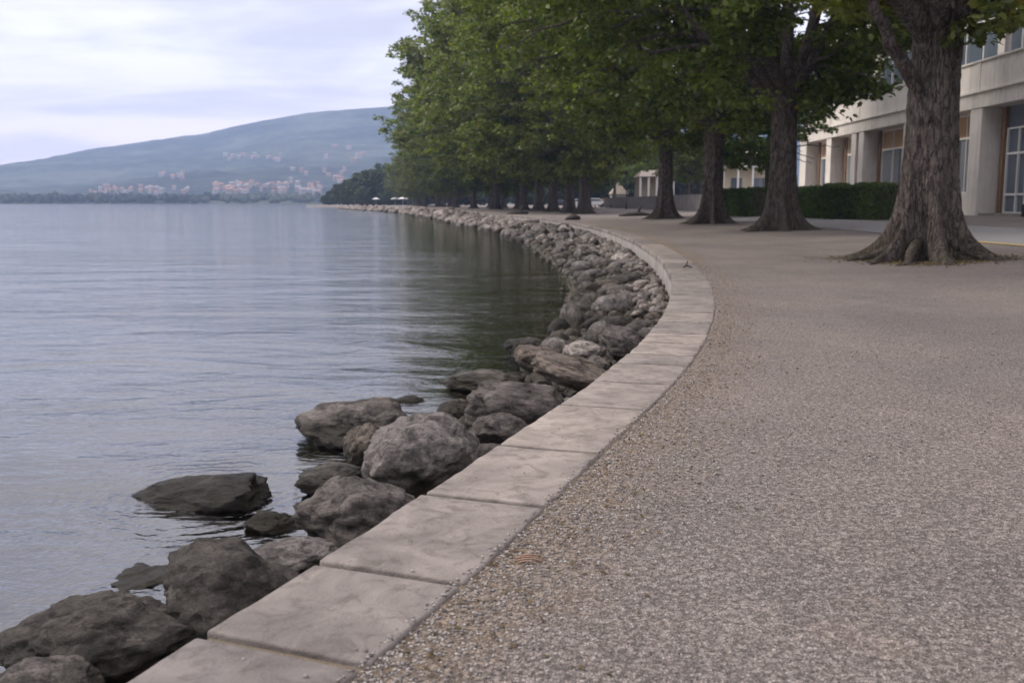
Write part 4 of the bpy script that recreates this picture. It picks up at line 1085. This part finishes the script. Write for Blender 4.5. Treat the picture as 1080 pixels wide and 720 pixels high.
# ------------------------------------------------------------------ haze
hb_ = MB().box(-5200, 3600, -1300, 4300, -40, 400).build('haze', None); tag(hb_, 'bluish evening haze over the lake', 'haze', kind='stuff')
hm = bpy.data.materials.new('haze_air'); hm.use_nodes = True; ht = hm.node_tree; ht.nodes.clear()
ho = ht.nodes.new('ShaderNodeOutputMaterial'); pv = ht.nodes.new('ShaderNodeVolumePrincipled'); pv.inputs['Density'].default_value = .00024
pv.inputs['Color'].default_value = (.50, .65, 1.0, 1); pv.inputs['Anisotropy'].default_value = .1
ht.links.new(pv.outputs[0], ho.inputs['Volume']); hb_.data.materials.append(hm)

# ------------------------------------------------------------------ sky and light
W = bpy.data.worlds.new('World'); S.world = W; W.use_nodes = True; wt = W.node_tree; wn = wt.nodes; bg = wn['Background']
sky = wn.new('ShaderNodeTexSky'); sky.sky_type = 'NISHITA'; sky.sun_disc = False; sky.sun_elevation = R(42); sky.sun_rotation = R(-76); sky.air_density = 1.2; sky.dust_density = 2.5
tc = wn.new('ShaderNodeTexCoord'); sp = wn.new('ShaderNodeSeparateXYZ'); wt.links.new(tc.outputs['Generated'], sp.inputs[0])
def wm(op, a, b=0.0, clamp=False):
    n_ = wn.new('ShaderNodeMath'); n_.operation = op; n_.use_clamp = clamp
    for i, v in enumerate((a, b)):
        if hasattr(v, 'is_output'): wt.links.new(v, n_.inputs[i])
        else: n_.inputs[i].default_value = v
    return n_.outputs[0]
def wmix(f, a, b, mode='MIX'):
    n_ = wn.new('ShaderNodeMix'); n_.data_type = 'RGBA'; n_.blend_type = mode
    for s_, v in ((n_.inputs['Factor'], f), (n_.inputs['A'], a), (n_.inputs['B'], b)):
        if hasattr(v, 'is_output'): wt.links.new(v, s_)
        else: s_.default_value = (*v, 1) if hasattr(v, '__len__') else v
    return n_.outputs['Result']
zc = wm('MAXIMUM', sp.outputs['Z'], 0.0); den = wm('ADD', zc, .16)
cb = wn.new('ShaderNodeCombineXYZ'); wt.links.new(wm('DIVIDE', sp.outputs['X'], den), cb.inputs[0]); wt.links.new(wm('DIVIDE', sp.outputs['Y'], den), cb.inputs[1])
def wnoise(scale, det, rough, dist, sc3=(1, 1, 1)):
    mp = wn.new('ShaderNodeMapping'); mp.inputs['Scale'].default_value = sc3; wt.links.new(cb.outputs[0], mp.inputs[0])
    n_ = wn.new('ShaderNodeTexNoise'); wt.links.new(mp.outputs[0], n_.inputs['Vector']); n_.inputs['Scale'].default_value = scale; n_.inputs['Detail'].default_value = det; n_.inputs['Roughness'].default_value = rough; n_.inputs['Distortion'].default_value = dist
    return n_.outputs['Fac']
def wmr(v, a, b, c=0.0, d=1.0):
    n_ = wn.new('ShaderNodeMapRange'); n_.interpolation_type = 'SMOOTHSTEP'; wt.links.new(v, n_.inputs['Value'])
    for k_, x_ in zip(('From Min', 'From Max', 'To Min', 'To Max'), (a, b, c, d)): n_.inputs[k_].default_value = x_
    return n_.outputs[0]
SKYS = .10
k10 = lambda c: tuple(x / SKYS for x in c)
n1 = wnoise(.75, 6, .55, .5, (.75, 1.25, 1)); n2 = wnoise(2.2, 5, .6, .6, (.6, 1.3, 1))
cl_ = wm('ADD', wm('MULTIPLY', n1, .72), wm('MULTIPLY', n2, .28))
cloud = wmix(wmr(cl_, .42, .60), k10((.37, .355, .40)), k10((.63, .60, .62)))
warm = wmr(sp.outputs['Z'], .15, .02)                 # the low band glows faintly peach
cloud = wmix(1.0, cloud, wmix(wmr(sp.outputs['Z'], .22, .75), (1, 1, 1), (1.75, 1.72, 1.68)), 'MULTIPLY')
cloud = wmix(wm('MULTIPLY', warm, wmr(cl_, .40, .56, .35, .8)), cloud, k10((.84, .66, .57)))
fin = wmix(.94, sky.outputs[0], cloud)
wt.links.new(fin, bg.inputs['Color']); bg.inputs['Strength'].default_value = SKYS
sun = bpy.data.lights.new('sun', 'SUN'); sun.energy = 1.5; sun.angle = R(13); sun.color = (1, .92, .82)
so = bpy.data.objects.new('sun', sun); link(so)
# from the left, a little ahead of the camera
az = R(-76); el = R(42); dv = Vector((math.sin(az) * math.cos(el), math.cos(az) * math.cos(el), math.sin(el)))
so.rotation_euler = (-dv).to_track_quat('-Z', 'Y').to_euler()

# ------------------------------------------------------------------ camera
cam = bpy.data.cameras.new('camera'); co = bpy.data.objects.new('camera', cam); link(co)
cam.sensor_width = 36; cam.lens = 35; cam.clip_start = .05; cam.clip_end = 20000
co.location = (0, 0, EYE); co.rotation_euler = (math.pi / 2 - PITCH, 0, 0)
cam.dof.use_dof = True; cam.dof.focus_distance = 4.8; cam.dof.aperture_fstop = 4.2
S.camera = co
S.view_settings.view_transform = 'Standard'; S.view_settings.look = 'None'; S.view_settings.gamma = 1; S.view_settings.exposure = 1.15
S.render.engine = 'CYCLES'; S.cycles.use_denoising = True; S.cycles.max_bounces = 8; S.cycles.transparent_max_bounces = 12; S.cycles.volume_bounces = 1
S.cycles.diffuse_bounces = 3; S.cycles.glossy_bounces = 3; S.cycles.sample_clamp_indirect = 6
